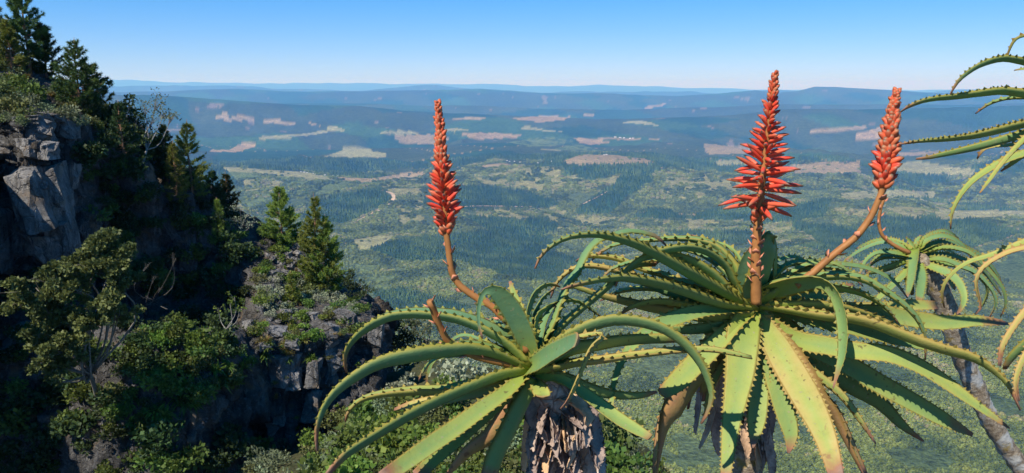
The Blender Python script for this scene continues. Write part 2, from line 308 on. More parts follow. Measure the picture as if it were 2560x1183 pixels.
COVER = [
    (SCRUB, zq(*Z2, [(110,770),(300,700),(900,700),(930,740),(800,800),(850,900),(980,950),(950,970),(700,900),(450,850),(280,830)])),
    (SCRUB, zq(*Z2, [(1580,730),(2050,740),(2100,900),(1900,1000),(1600,830)])),
    (SCRUB, zq(*Z2, [(-60,1040),(400,1000),(880,990),(960,1050),(1500,1080),(2200,1100),(2600,1080),(2600,1180),(880,1180),(850,1120),(500,1080)])),
    (SCRUB, [(930,450),(1060,430),(1060,560),(1000,560),(985,500)]),
    (SCRUB, [(1950,560),(2030,590),(2050,610),(1950,620),(1880,600)]), (SCRUB, [(2080,520),(2300,500),(2420,515),(2300,545),(2100,545)]),
    (LGREEN, zq(*Z1, [(810,705),(1000,710),(1250,730),(1450,735),(1700,775),(1900,790),(2100,760),(2300,735),(2330,770),(2050,800),(1960,850),(1850,880),(1650,910),(1300,900),(1050,1000),(1000,1020),(960,900),(900,780)])),
    (PALE, zq(*Z1, [(810,703),(1000,710),(1250,730),(1450,742),(1650,790),(1500,800),(1250,770),(1000,745),(850,740)])),
    (TAN, zq(*Z1, [(1650,775),(1900,790),(2100,760),(2300,735),(2330,765),(2050,798),(1850,815),(1700,800)])),
    (SCRUB, zq(*Z1, [(960,800),(1200,790),(1300,830),(1150,900),(1000,960)])),
    (TAN, zq(*Z1, [(690,320),(850,305),(870,338),(950,318),(1200,345),(1360,385),(1340,396),(1150,372),(1050,357),(870,362),(800,347)])),
    (PALE, zq(*Z1, [(1590,403),(1670,408),(1730,435),(1600,447),(1450,472),(1280,484),(1130,496),(1040,500),(1130,475),(1300,463),(1450,453),(1590,428)])),
    (TAN, zq(*Z1, [(1425,366),(1530,392),(1545,402),(1470,388)])),
    (PINK, zq(*Z1, [(960,532),(1085,528),(1040,560),(910,592),(720,590),(730,574),(860,578)])),
    (PALE, zq(*Z1, [(1560,628),(1740,565),(1900,558),(1930,590),(2030,600),(2020,632),(1690,635)])),
    (PALE, zq(*Z1, [(1940,452),(2050,438),(2240,436),(2310,455),(2130,464),(2000,458)])),
    (TAN, zq(*Z1, [(2070,468),(2360,463),(2500,500),(2360,542),(2260,532),(2130,527)])),
    (PALE, [(880,600),(930,590),(990,587),(965,606),(925,627),(900,623)]),
    (LGREEN, [(880,660),(950,663),(1020,688),(1010,712),(950,727),(925,700)]),
    (PALE, [(2098,483),(2200,474),(2340,479),(2335,495),(2150,500),(2100,498)]),
    (PALE, [(2318,529),(2400,525),(2600,527),(2600,538),(2440,549),(2350,549)]),
    (TAN, [(1970,414),(2060,405),(2150,404),(2150,431),(1985,436)]), (PALE, [(2190,412),(2300,405),(2440,424),(2430,441),(2200,431)]),
    (PALE, [(1775,402),(1840,399),(1872,411),(1800,416)]),
    (TAN, [(2020,327),(2080,317),(2160,315),(2172,320),(2080,333),(2030,334)]), (PINK, [(2140,332),(2200,319),(2218,335),(2192,353),(2140,351)]),
    (TAN, [(2240,382),(2370,378),(2380,386),(2250,390)]),
    (TAN, zq(*Z2, [(1950,530),(2100,545),(2300,565),(2280,600),(1990,612),(1960,580)])),
    (TAN, zq(*Z2, [(900,662),(1040,610),(1300,615),(1500,640),(1620,678),(1300,684),(950,684)])),
    (PINK, zq(*Z2, [(130,448),(450,450),(625,470),(560,487),(240,502),(190,470)])),
    (PINK, zq(*Z2, [(510,345),(700,328),(965,333),(920,356),(740,372),(640,357)])),
    (PALE, zq(*Z2, [(1330,376),(1480,358),(1560,372),(1625,402),(1500,384)])),
    (PINK, zq(*Z2, [(990,488),(1150,494),(1255,520),(1100,542),(1030,522)])),
    (TAN, zq(*Z2, [(80,347),(230,329),(380,345),(230,357)])), (TAN, zq(*Z2, [(1160,492),(1300,482),(1440,490),(1640,497),(1400,506)])),
    (PALE, zq(*Z2, [(520,404),(640,402),(760,425),(940,435),(900,443),(700,432)])),
    (TAN, zq(*Z2, [(290,692),(450,673),(545,690),(320,714)])),
    (LGREEN, zq(*Z2, [(500,520),(700,488),(850,488),(1000,520),(850,547),(650,552)])), (LGREEN, zq(*Z2, [(840,572),(1000,528),(1210,582),(1000,588)])),
    (PALE, zq(*Z2, [(700,566),(800,566),(890,582),(800,580)])), (PALE, zq(*Z2, [(20,425),(120,415),(210,432),(90,440)])),
    (TAN, zq(*Z2, [(1500,262),(1560,245),(1680,232),(1640,258),(1540,272)])), (TAN, zq(*Z2, [(1030,330),(1100,305),(1190,302),(1120,330)])),
    (PINE, zq(*Z2, [(80,850),(300,845),(600,880),(800,930),(890,985),(800,1003),(60,1003)])),
    (PINE, zq(*Z2, [(990,1050),(1050,975),(1280,830),(1400,700),(1560,690),(1580,800),(1400,905),(1280,1035),(1150,1065)])),
    (PINE, zq(*Z2, [(560,1180),(600,1085),(750,1080),(875,1120),(860,1175)])),
    (PINE, zq(*Z1, [(1410,1080),(1480,960),(1900,890),(1980,868),(2055,958),(1850,1068),(1720,1120),(1640,1110)])),
    (PINE, [(920,622),(1000,600),(1200,578),(1380,590),(1390,622),(1200,652),(1000,652)]), (PINE, [(930,730),(1010,720),(1100,745),(1180,770),(1120,800),(960,770)]),
    (PINE, zq(*Z1, [(740,620),(1200,600),(1500,640),(2050,640),(2300,690),(2000,730),(1700,765),(1400,725),(1000,700),(760,695)])),
    (PINE, [(1880,520),(2080,500),(2060,545),(1900,560)]),
]
def cover_at(X, Y, Z):
    u, v = project(np.stack([X, Y, Z], -1)); k = cover_of(u, v)
    # plantation compartments with straight boundaries, away from the near native forest
    wx = (fbm(X / 1600, Y / 1600, 0, 91, 2) - .5) * 700; wy = (fbm(X / 1600, Y / 1600, 0, 92, 2) - .5) * 700
    a = (X * .82 + Y * .57 + wx) / 620; b = (-X * .57 + Y * .82 + wy) / 820; ia, ib = np.floor(a), np.floor(b)
    h = _h(ia, ib, ia * 0, 5); fa, fb = (a - ia) * 620, (b - ib) * 820
    free = (k == 0) & (Y > 2900 + 600 * (fbm(X / 700, Y / 700, 0, 93, 3) - .5)) & (Y < 26000)
    cl = np.select([h < .30, h < .52, h < .66, h < .74, h < .775], [0, PINE, YOUNG, SCRUB, LGREEN], 0)
    cl = np.where((Y > 5600) & np.isin(cl, (SCRUB, LGREEN)), np.where(h < .70, YOUNG, 0), cl)
    cl = np.where((np.minimum(fa, fb) < 11) & (Y < 9000) & (_h(ia, ib, ia * 0 + 3, 6) < .45), TAN, cl)
    return np.where(free, cl, k).astype(np.int8)
def cover_of(u, v):
    k = np.zeros(u.shape, np.int8)
    ju = (fbm(u / 26, v / 9, 0, 71, 3) - .5) * 6; jv = (fbm(u / 26, v / 9, 0, 72, 3) - .5) * 2
    for cl, poly in COVER: k[inpoly(u + ju, v + jv, poly)] = cl
    return k
COLS = np.array([(.030, .062, .024), (.25, .185, .095), (.28, .195, .10), (.22, .22, .08), (.235, .22, .10), (.105, .135, .045), (.10, .12, .042), (.024, .055, .026), (.042, .082, .030)])
def build_ground():
    tx = np.unique(np.r_[np.linspace(-1.25, -.70, 40), np.linspace(-.70, .70, 860), np.linspace(.70, 1.25, 40)])
    ys = [45.]
    while ys[-1] < 92000:
        y = ys[-1]; ys.append(y + (max(min(y * .011, y * y * 3.5 / (720 * F)), 5) if y > 1100 else 40))
    ys = np.array(ys); X = ys[:, None] * tx[None, :]; Y = np.repeat(ys[:, None], len(tx), 1); Z = ground_z(X, Y)
    V = np.stack([X, Y, Z], -1); cov = cover_at(X, Y, Z)
    col = COLS[cov]
    # natural variation of the land itself: woodland types, far small clearings, dry patches
    n1 = fbm(X / 420, Y / 420, 0, 5, 4)[..., None]; n2 = fbm(X / 2500, Y / 2500, 0, 8, 4)[..., None]
    wood = np.array([.036, .055, .022]) * (1 - n1) + np.array([.072, .09, .036]) * n1
    wood = wood * np.where(Y > 5200, .85, 1.3)[..., None]
    col = np.where((cov == 0)[..., None], wood * (.7 + .6 * n2), col * (.75 + .5 * n1))
    sc = fbm(X / 60, Y / 90, 0, 11, 3); col = np.where(((cov == SCRUB) & (sc > .53))[..., None], np.array([.20, .185, .075]), col)
    col = np.where(((cov == LGREEN) & (sc > .56))[..., None], np.array([.045, .075, .03]), col)
    far = (Y > 9000) & (Y < 50000); sp = fbm(X / 260, Y / 420, 0, 31, 4)
    col = np.where((far & (cov == 0) & (sp > .765))[..., None], np.array([.15, .12, .08]), col)
    nr, nc = X.shape; i = np.arange(nr - 1)[:, None] * nc + np.arange(nc - 1)[None, :]
    Fq = np.stack([i, i + 1, i + nc + 1, i + nc], -1).reshape(-1, 4)
    k = NT('valley_ground'); pos = k.geo().outputs['Position']; c = k.attr('cover').outputs['Color']
    a = k.noise(.02, 5, .7, pos); b = k.noise(.09, 3, .7, pos)
    m = k.math('MULTIPLY', k.ramp(a, [(.3, .6), (.7, 1.4)]), k.ramp(b, [(.35, .55), (.65, 1.45)]))
    mm = k.n('Vector' + 'Math', operation='SCALE'); k.l(c, mm.inputs[0]); k.l(m, mm.inputs['Scale']); k.col(mm.outputs[0])
    k.rough(1., 0.); k.bump(k.math('ADD', a, b), .7, 14.0)
    me = make_mesh('ground', V.reshape(-1, 3), Fq, [k.m], {'cover': col.reshape(-1, 3)}, True)
    return tag(link('ground', me), 'wide forested valley floor with clearings running to blue hills', None, None, 'structure')
build_ground()

def tree_mesh(kind, seed, mat):
    rng = np.random.default_rng(seed); bm = bmesh.new()
    if kind == 'round':                 # a crown of loose leaf clumps
        n = 120; d = rng.normal(size=(n, 3)); d[:, 2] = np.abs(d[:, 2]) * .9 - .25; d /= np.linalg.norm(d, axis=1)[:, None]
        lob = .62 + .5 * fbm(d[:, 0] * 1.7 + seed, d[:, 1] * 1.7, d[:, 2] * 1.7, seed, 3); c = d * (lob * rng.uniform(.7, 1.05, n))[:, None] * np.array([1, 1, .85])
        nn = d + rng.normal(0, .45, (n, 3)); nn /= np.linalg.norm(nn, axis=1)[:, None]; a = np.cross(nn, rng.normal(size=(n, 3))); a /= np.linalg.norm(a, axis=1)[:, None]; b = np.cross(nn, a); r = rng.uniform(.22, .44, n)[:, None]
        V = np.stack([c + a * r, c + b * r * .8, c - a * r, c - b * r * .8], 1).reshape(-1, 3); bm.free()
        return make_mesh('tree_round', V, np.arange(4 * n).reshape(n, 4), [mat], {'cv': np.repeat(rng.random(n), 4)})
    else:
        bmesh.ops.create_cone(bm, segments=7, radius1=.42, radius2=.02, depth=2.0, cap_ends=False)
        bmesh.ops.subdivide_edges(bm, edges=bm.edges[:], cuts=2)
        V = np.array([v.co for v in bm.verts]); V[:, :2] *= (.65 + .8 * rng.random(len(V)))[:, None]; V[:, 2] += rng.normal(0, .06, len(V)) + .8
    Fc = [tuple(v.index for v in f.verts) for f in bm.faces]; bm.free()
    return make_mesh('tree_' + kind, V, Fc, [mat], {'cv': rng.random(len(V))})
def scatter_forest(name, kind, label, mats, pick, seed):
    """far-off wood: tens of thousands of crowns as one object"""
    rng = np.random.default_rng(seed); pts = []
    for y0, y1, s in ((900, 1700, 6.8), (1700, 2600, 7.6), (2600, 3800, 9.2), (3800, 5200, 12), (5200, 7000, 16)):
        n = int(.78 * (y1 ** 2 - y0 ** 2) / (s * s)); yy = np.sqrt(rng.uniform(y0 ** 2, y1 ** 2, n)); xx = yy * rng.uniform(-.78, .78, n)
        pts.append(np.stack([xx, yy, np.full(n, s)], 1))
    P = np.vstack(pts); z = ground_z(P[:, 0], P[:, 1]); V = np.stack([P[:, 0], P[:, 1], z], 1); u, v = project(V)
    cov = cover_at(P[:, 0], P[:, 1], z); keep = pick(cov, P, rng) & (u > 420) & (u < 2700) & (v < 1330)
    V = V[keep]; S = P[keep, 2]
    me = make_mesh(name, V, np.zeros((0, 3), int), [], {'size': S * (.38 + .75 * rng.random(len(V)) ** 1.6), 'tone': np.clip((fbm(V[:, 0] / 130, V[:, 1] / 130, 0, 33, 4) - .5) * 2.2 + .42 + rng.normal(0, .14, len(V)), 0, 1)})
    o = tag(link(name, me), label, None, None, 'stuff')
    protos = [tree_mesh(kind, seed + i, m) for i, m in enumerate(mats)]
    ng = bpy.data.node_groups.new(name, 'GeometryNodeTree')
    ng.interface.new_socket('Geometry', in_out='INPUT', socket_type='NodeSocketGeometry'); ng.interface.new_socket('Geometry', in_out='OUTPUT', socket_type='NodeSocketGeometry')
    N = ng.nodes; L = ng.links; gi = N.new('NodeGroupInput'); go = N.new('NodeGroupOutput')
    hid = bpy.data.collections.new(name + '_forms')
    for m in protos: hid.objects.link(bpy.data.objects.new('crown_form', m))
    ci = N.new('GeometryNodeCollectionInfo'); ci.inputs['Collection'].default_value = hid; ci.inputs['Separate Children'].default_value = True; ci.inputs['Reset Children'].default_value = True
    iop = N.new('GeometryNodeInstanceOnPoints'); iop.inputs['Pick Instance'].default_value = True
    sz = N.new('GeometryNodeInputNamedAttribute'); sz.data_type = 'FLOAT'; sz.inputs['Name'].default_value = 'size'
    rv = N.new('FunctionNodeRandomValue'); rv.data_type = 'FLOAT_VECTOR'; rv.inputs[0].default_value = (0, 0, 0); rv.inputs[1].default_value = (.15, .15, 6.28)
    m2p = N.new('GeometryNodeMeshToPoints')
    L.new(gi.outputs[0], m2p.inputs['Mesh']); L.new(m2p.outputs[0], iop.inputs['Points']); L.new(ci.outputs[0], iop.inputs['Instance'])
    L.new(sz.outputs[0], iop.inputs['Scale']); L.new(rv.outputs[0], iop.inputs['Rotation']); L.new(iop.outputs[0], go.inputs[0])
    md = o.modifiers.new('trees', 'NODES'); md.node_group = ng
    return o
def mat_far(name, stops):
    k = NT(name); a = k.attr('tone'); a.attribute_type = 'INSTANCER'; cv = k.n('Vector' + 'Math', operation='SCALE'); k.l(k.ramp(a.outputs['Fac'], stops), cv.inputs[0]); k.l(k.ramp(k.attr('cv').outputs['Fac'], [(0, .68), (1, 1.28)]), cv.inputs['Scale']); k.col(cv.outputs[0]); k.rough(.9, .05); return k.m
MF1 = mat_far('far_broadleaf', [(0, (.052, .076, .024)), (.4, (.112, .142, .038)), (.8, (.17, .20, .05)), (.95, (.20, .215, .06)), (1, (.23, .21, .10))])
MF2 = mat_far('far_conifer', [(0, (.032, .064, .025)), (.6, (.062, .105, .036)), (1, (.10, .15, .045))])
def pick_round(cov, P, rng):
    r = rng.random(len(P)); cl = fbm(P[:, 0] / 60, P[:, 1] / 90, 0, 11, 3)
    gap = fbm(P[:, 0] / 150, P[:, 1] / 150, 0, 55, 3)
    return ((cov == 0) & (gap < .60)) | ((cov == SCRUB) & (cl < .53) & (r < .7)) | ((cov == LGREEN) & (cl > .56)) | ((np.isin(cov, (TAN, PINK, PALE))) & (r < .012))
def pick_pine(cov, P, rng): return (cov == PINE) | ((cov == YOUNG) & (rng.random(len(P)) < .8))
scatter_forest('valley_forest', 'round', 'dense native forest covering the valley floor', [MF1] * 3, pick_round, 100)
scatter_forest('pine_plantation', 'cone', 'dark blocks of plantation conifers in the valley', [MF2] * 3, pick_pine, 200)

def on_ground(u, v):                    # first hit of a pixel's ray with the valley sheet
    d = ray(u, v); y = np.geomspace(900, 60000, 6000); x = d[0] / d[1] * y; zr = d[2] / d[1] * y
    hit = np.nonzero(ground_z(x, y) >= zr)[0]; i = hit[0] if len(hit) else len(y) - 1
    return np.array([x[i], y[i], float(ground_z(np.array([x[i]]), np.array([y[i]]))[0])])
M_DIRT = mat_simple('dirt', (.42, .30, .19), .95, .2, .02)
def track(pix, w):
    P = np.array([on_ground(*p) for p in crom(pix, 40)])
    for _ in range(2): P[1:-1] = (P[:-2] + 2 * P[1:-1] + P[2:]) / 4
    T = np.gradient(P, axis=0); S = np.stack([T[:, 1], -T[:, 0]], 1); S /= np.linalg.norm(S, axis=1)[:, None]; V = []
    for k in (-1, 1):
        q = P.copy(); q[:, :2] += S * k * w / 2; q[:, 2] = np.maximum(ground_z(q[:, 0], q[:, 1]), P[:, 2]) + 1.5; V.append(q)
    n = len(P); Fq = np.array([(i, i + 1, n + i + 1, n + i) for i in range(n - 1)])
    tag(link('dirt_road', make_mesh('dirt_road', np.vstack(V), Fq, [M_DIRT])), 'pale dirt road winding through the valley plantations', None, None, 'structure')
track([(845, 566), (870, 562), (905, 545), (945, 527), (972, 514), (984, 497), (982, 485), (960, 478), (945, 474)], 22)
track([(1135, 519), (1200, 516), (1280, 517), (1340, 517)], 16)
track([(1455, 512), (1500, 490), (1520, 478)], 12)

def house_mesh():
    w, d, h, r = 9, 6, 4, 3
    V = [(-w,-d,0),(w,-d,0),(w,d,0),(-w,d,0),(-w,-d,h),(w,-d,h),(w,d,h),(-w,d,h),(-w,0,h+r),(w,0,h+r)]
    wall = make_mesh('house_wall', np.array(V), [(0,1,5,4),(1,2,6,9,5),(2,3,7,6),(3,0,4,8,7)], [mat_simple('house_wall', (.78, .76, .72), .8, .1)])
    e = 1.0; R = [(-w-e,-d-e,h-.6),(w+e,-d-e,h-.6),(w+e,0,h+r+.2),(-w-e,0,h+r+.2),(w+e,d+e,h-.6),(-w-e,d+e,h-.6)]
    roof = make_mesh('house_roof', np.array(R, float), [(0,1,2,3),(3,2,4,5)], [mat_simple('house_roof', (.55, .50, .48), .6, .2)])
    return wall, roof
HW, HR = house_mesh(); rng = np.random.default_rng(5)
HOUSES = [('small white house of the hamlet on the grassy ridge', 'hamlet houses on the grassy ridge', [(745,428),(752,430),(760,431),(768,432),(775,430),(783,434),(792,435),(800,436),(812,438),(822,437),(833,439),(845,440),(856,440),(868,442)]),
          ('pale farm building among trees close to the bare brown hilltop', 'farm buildings close to the bare hilltop', [(1268,402),(1274,404),(1286,404),(1300,406),(1345,408),(1380,404)]),
          ('white house along the edge of the bare brown hilltop', 'houses along the bare hilltop', [(1490,386),(1510,388),(1516,387),(1546,387)]),
          ('pale shed of the distant settlement beside red clearings', 'sheds of the distant settlement', [(1538,344),(1550,345),(1560,346),(1575,347),(1582,346)])]
for lab, grp, L in HOUSES:
    for (u, v) in L:
        p = on_ground(u, v); o = empty('house', p - np.array([0, 0, .5])); o.rotation_euler.z = rng.uniform(0, 3.1); s = rng.uniform(.6, 1.0) * (p[1] / 6500); o.scale = (s, s, s)
        tag(o, lab, 'house', grp); link('wall', HW, o); link('roof', HR, o)
# ------------------------------------------------------------------ cliff, spur and slope below
def grid_patch(cols, n_s, n_t):
    """control columns (top -> bottom) of photo pixel + forward distance -> dense grid of world points"""
    A = np.array([[at(*p) for p in c] for c in cols])                      # (ncol, nrow, 3)
    def dens(B, n):
        P = B; Q = np.concatenate([2 * P[:1] - P[1:2], P, 2 * P[-1:] - P[-2:-1]]); m = len(P)
        t = np.linspace(0, m - 1 - 1e-6, n); i = t.astype(int); f = (t - i)[:, None, None]
        a, b, c, d = Q[i], Q[i + 1], Q[i + 2], Q[i + 3]
        return .5 * (2*b + .7*(c-a)*f/0.7 + (2*a-5*b+4*c-d)*f*f + (3*b-a-3*c+d)*f**3)
    B = dens(A, n_s); return dens(B.transpose(1, 0, 2), n_t).transpose(1, 0, 2)  # (n_s, n_t, 3)
def normals(P):
    n = np.cross(np.gradient(P, axis=0), np.gradient(P, axis=1)); n /= np.linalg.norm(n, axis=-1, keepdims=True) + 1e-9
    return n
def cell(P, sx, sy, sz, seed, warp):
    w = np.stack([fbm(P[..., 0] / warp, P[..., 1] / warp, P[..., 2] / warp, seed + k, 3) - .5 for k in range(3)], -1) * warp * .9
    q = P + w; iz = np.floor(q[..., 2] / sz); off = _h(iz, iz * 0, iz * 0, seed + 9) * sx
    ix = np.floor((q[..., 0] + off) / sx); iy = np.floor((q[..., 1] + off) / sy); return _h(ix, iy, iz, seed)
def grid_faces(ns, nt, flip=False):
    i = np.arange(ns - 1)[:, None] * nt + np.arange(nt - 1)[None, :]
    q = np.stack([i, i + nt, i + nt + 1, i + 1], -1).reshape(-1, 4); return q[:, ::-1] if flip else q
CLIFF = [  # leading columns: unseen cliff mass out of view, added to shade the gully
    [(-1500,330,34),(-1450,350,32),(-1400,380,30),(-1360,400,28),(-1330,600,27),(-1300,800,27),(-1300,1000,27),(-1300,1500,27)],
    [(-700,150,56),(-680,230,48),(-660,300,42),(-640,340,39),(-640,520,38),(-640,720,38),(-620,900,38),(-600,1500,38)],
    [(-300,80,62),(-280,200,53),(-260,295,46),(-250,320,43),(-245,520,42),(-240,720,42),(-230,900,43),(-200,1400,43)],
    [(-120,70,68),(-120,200,62),(-110,298,58),(-105,320,57),(-90,500,56),(-70,690,56),(-60,900,52),(-60,1300,48)],
    [(0,118,68),(-5,215,62),(-10,300,59),(-8,320,58.5),(10,500,58),(40,690,57.5),(40,850,50),(30,1300,46)],
    [(60,150,68),(60,235,62),(50,298,57),(50,318,54.8),(60,500,54),(85,690,54),(100,850,50),(90,1300,46)],
    [(125,190,68),(120,262,63),(118,302,59),(118,322,58),(135,500,57.5),(140,690,57.5),(160,850,50),(150,1300,46)],
    [(190,225,69),(185,275,64),(172,305,61),(176,326,60),(196,500,59.5),(200,780,58),(220,840,49),(220,1300,45)],
    [(260,262,70),(245,288,66),(225,330,63),(225,360,62),(235,600,62),(250,880,60),(290,835,48),(300,1300,44)],
    [(330,305,71),(312,328,68),(300,360,65),(308,400,64),(320,640,63.5),(350,890,60),(380,835,48),(380,1300,43.5)],
    [(420,395,73),(402,420,70),(390,450,68),(390,480,66.5),(400,680,66),(430,890,61),(460,838,48.5),(470,1300,44)],
    [(530,472,75),(512,492,72),(495,520,70),(485,545,69),(492,720,67.5),(520,890,62),(550,842,50),(560,1300,46)],
    [(650,556,77),(625,582,74),(605,620,71),(595,650,69),(595,740,67.5),(602,860,61),(615,850,52),(630,1300,49)],
    [(740,590,77),(712,620,74),(682,660,70),(665,700,67),(655,760,63),(648,820,58),(655,890,53.5),(665,1300,52)],
    [(800,640,77),(780,680,73),(762,720,69.5),(742,760,66),(732,800,62),(728,840,57.5),(732,890,54),(740,1300,53)],
    [(870,700,76),(852,730,73),(842,750,70),(832,770,66.5),(826,800,62),(820,830,58),(820,885,55),(820,1300,54.5)],
    [(928,742,74),(925,758,72),(920,768,70),(915,780,68),(910,800,64),(905,830,60),(900,885,57.5),(900,1300,57)],
    [(955,778,78),(954,786,75),(953,795,73),(951,806,71),(948,830,67),(946,850,63.5),(945,900,61.5),(940,1300,60.5)],
    [(962,790,92),(962,795,90),(962,805,88),(960,820,86),(957,850,84),(954,880,82),(952,930,80),(945,1300,78)],
]
def build_cliff():
    ns, nt = 680, 440; P = grid_patch(CLIFF, ns, nt); N = normals(P)
    if N[300, 250, 1] > 0: N = -N
    t = np.linspace(0, 7, nt)[None, :]; steep = np.clip(1.25 - np.abs(N[..., 2]) * 1.3, 0.12, 1)
    big = cell(P, 3.0, 3.0, 7.5, 1, 5) - .5; mid = cell(P, 1.3, 1.3, 2.9, 2, 2.5) - .5; sm = cell(P, .6, .6, .8, 3, 1.2) - .5
    d = (big * 2.4 + mid * 1.2 + sm * .45) * steep + (fbm(P[..., 0] / .8, P[..., 1] / .8, P[..., 2] / .8, 7, 4) - .5) * .5
    d = d * np.clip((np.arange(ns)[:, None] + 0) / 20, 0, 1)
    Q = P + N * d[..., None]
    me = make_mesh('cliff', Q.reshape(-1, 3), grid_faces(ns, nt, True), [M_ROCK])
    # shadow side: close the back so the ridge is solid
    back = np.stack([P[:, 0] + np.array([0, 25, 2.0]) * 0 , P[:, 0] + np.array([-4, 30, -14.]), P[:, 0] + np.array([-6, 60, -70.])], 1)
    o = tag(link('cliff', me), 'dark rock cliff with sunlit spur dropping into the valley', None, None, 'structure')
    me2 = make_mesh('cliff_back', back.reshape(-1, 3), grid_faces(ns, 3), [M_ROCK]); link('back_slope', me2, o)
    return o, Q, N
cliff, CQ, CN = build_cliff()
SLOPE = [
    [(380,1600,33),(390,1500,36),(420,1400,43),(450,1360,49),(470,1360,54),(480,1400,58),(480,1600,64)],
    [(600,1500,33),(600,1370,36),(610,1230,43),(620,1160,50),(625,1135,56),(630,1150,60),(630,1400,64)],
    [(800,1440,32),(800,1320,35),(800,1190,41),(800,1120,48),(800,1085,56),(800,1080,62),(800,1300,68)],
    [(1000,1420,31),(1000,1300,34),(1000,1150,39),(1000,1050,47),(1000,975,58),(1000,930,70),(1000,1100,85)],
    [(1200,1420,30),(1200,1300,33),(1200,1150,38),(1190,1040,47),(1180,960,60),(1170,920,74),(1160,1080,90)],
    [(1400,1420,30),(1400,1300,33),(1400,1170,38),(1390,1080,46),(1370,1010,60),(1340,975,74),(1330,1100,90)],
    [(1600,1450,30),(1600,1340,33),(1590,1220,38),(1570,1140,46),(1550,1090,56),(1530,1080,64),(1520,1200,75)],
    [(1780,1600,30),(1770,1480,33),(1760,1380,38),(1740,1310,46),(1720,1270,54),(1700,1290,62),(1680,1400,72)],
]
def build_slope():
    ns, nt = 240, 170; P = grid_patch(SLOPE, ns, nt); N = normals(P)
    if N[100, 60, 2] < 0: N = -N
    d = (fbm(P[..., 0] / 4, P[..., 1] / 4, P[..., 2] / 4, 17, 4) - .5) * 2.2 + (cell(P, 1.5, 1.5, 1.5, 19, 2) - .5) * .35
    Q = P + N * d[..., None]
    k = NT('slope_soil'); pos = k.geo().outputs['Position']; n = k.noise(1.3, 5, .7, pos); n2 = k.noise(5, 4, .7, pos)
    c = k.ramp(n, [(.3, (.035, .045, .016)), (.5, (.06, .06, .03)), (.7, (.06, .08, .026))]); c = k.mix(k.ramp(n2, [(.5, 0.), (.7, .5)]), c, (.13, .11, .065))
    k.col(c); k.rough(1., .05); k.bump(n2, .8, .2)
    return tag(link('hillside', make_mesh('hillside', Q.reshape(-1, 3), grid_faces(ns, nt), [k.m])), 'sunlit brushy shelf below the cliff', None, None, 'structure'), Q
hillside, SQ = build_slope()
CPX = np.stack(project(CQ), -1).reshape(-1, 2); CFL = CQ.reshape(-1, 3); SPX = np.stack(project(SQ), -1).reshape(-1, 2); SFL = SQ.reshape(-1, 3)
def on_cliff(u, v, tol=14):             # nearest visible cliff point to a pixel
    d = np.hypot(CPX[:, 0] - u, CPX[:, 1] - v); k = np.nonzero(d < tol)[0]
    if len(k) == 0: return CFL[d.argmin()]
    return CFL[k[CFL[k, 1].argmin()]]
def on_slope(u, v):
    d = np.hypot(SPX[:, 0] - u, SPX[:, 1] - v); k = np.nonzero(d < 12)[0]
    return SFL[k[SFL[k, 1].argmin()]] if len(k) else SFL[d.argmin()]
# ledge under the viewer, carrying the aloes
def build_ledge():
    x = np.linspace(-7, 9, 90); y = np.linspace(-5, 7.2, 70); X, Y = np.meshgrid(x, y, indexing='ij')
    Z = np.where(Y < 0, -1.75, -1.75 - .24 * Y) - np.clip(Y - 5.6, 0, 9) * 3 - np.clip(np.abs(X - 1) - 6.5, 0, 9) * 2 + (fbm(X, Y, 0, 60, 4) - .5) * .22 - .1
    V = np.stack([X, Y, Z], -1); edge = V.copy(); m = [V.reshape(-1, 3)]
    me = make_mesh('viewpoint_ledge', V.reshape(-1, 3), grid_faces(90, 70), [M_ROCK])
    tag(link('viewpoint_ledge', me), 'rocky ledge carrying the aloes at the viewpoint', None, None, 'structure')
    return lambda a, b: float(np.interp(b, [-5, 0, 5.6, 7.2], [-1.75, -1.75, -3.09, -8.3])) - .1
ledge_z = build_ledge()

# ------------------------------------------------------------------ rocks
def rock_mesh(seed, mat, flat=1.0):
    rng = np.random.default_rng(seed); bm = bmesh.new()
    pts = rng.uniform(-1, 1, (16, 3)); pts = np.sign(pts) * np.abs(pts) ** .35
    for p in pts: bm.verts.new(p * np.array([1, 1, flat]))
    r = bmesh.ops.convex_hull(bm, input=bm.verts[:]); bmesh.ops.delete(bm, geom=[v for v in bm.verts if not v.link_faces], context='VERTS')
    bmesh.ops.triangulate(bm, faces=bm.faces[:]); bmesh.ops.subdivide_edges(bm, edges=bm.edges[:], cuts=3, use_grid_fill=True)
    bmesh.ops.recalc_face_normals(bm, faces=bm.faces[:]); bm.normal_update()
    co = np.array([v.co for v in bm.verts]); d = (fbm(co[:, 0] * 1.6 + seed, co[:, 1] * 1.6, co[:, 2] * 1.6, seed, 4) - .5) * .5 + (cell(co + seed * 3.1, .6, .6, .5, seed, .5) - .5) * .16
    for v, q in zip(bm.verts, d): v.co += v.normal * q
    me = bpy.data.meshes.new('rock'); bm.to_mesh(me); bm.free(); me.materials.append(mat); return me
ROCKS = [rock_mesh(300 + i, M_ROCK) for i in range(8)]; PALELITROCKS = [rock_mesh(300 + i, M_PALELITROCK) for i in range(8)]
rr = np.random.default_rng(9)
def rock(name, u, v, w, h, parent=None, label=None, group=None, tilt=.25, sink=.25, yaw=None, p=None):
    p = on_cliff(u, v + h * .3) if p is None else p; s = pxm(v, p[1]); a = w * s / 2; b = h * s / 2
    o = link(name, (PALELITROCKS if u > 620 or u < 200 or name == 'boulder' else ROCKS)[rr.integers(8)], parent); o.location = p + np.array([0, a * sink, b * .35])
    o.scale = (a, (a + b) * .5, b); o.rotation_euler = (rr.normal(0, tilt * .5), rr.normal(0, tilt * .5), rr.uniform(-.5, .5) if yaw is None else yaw)
    if label: tag(o, label, 'boulder', group)
    return o
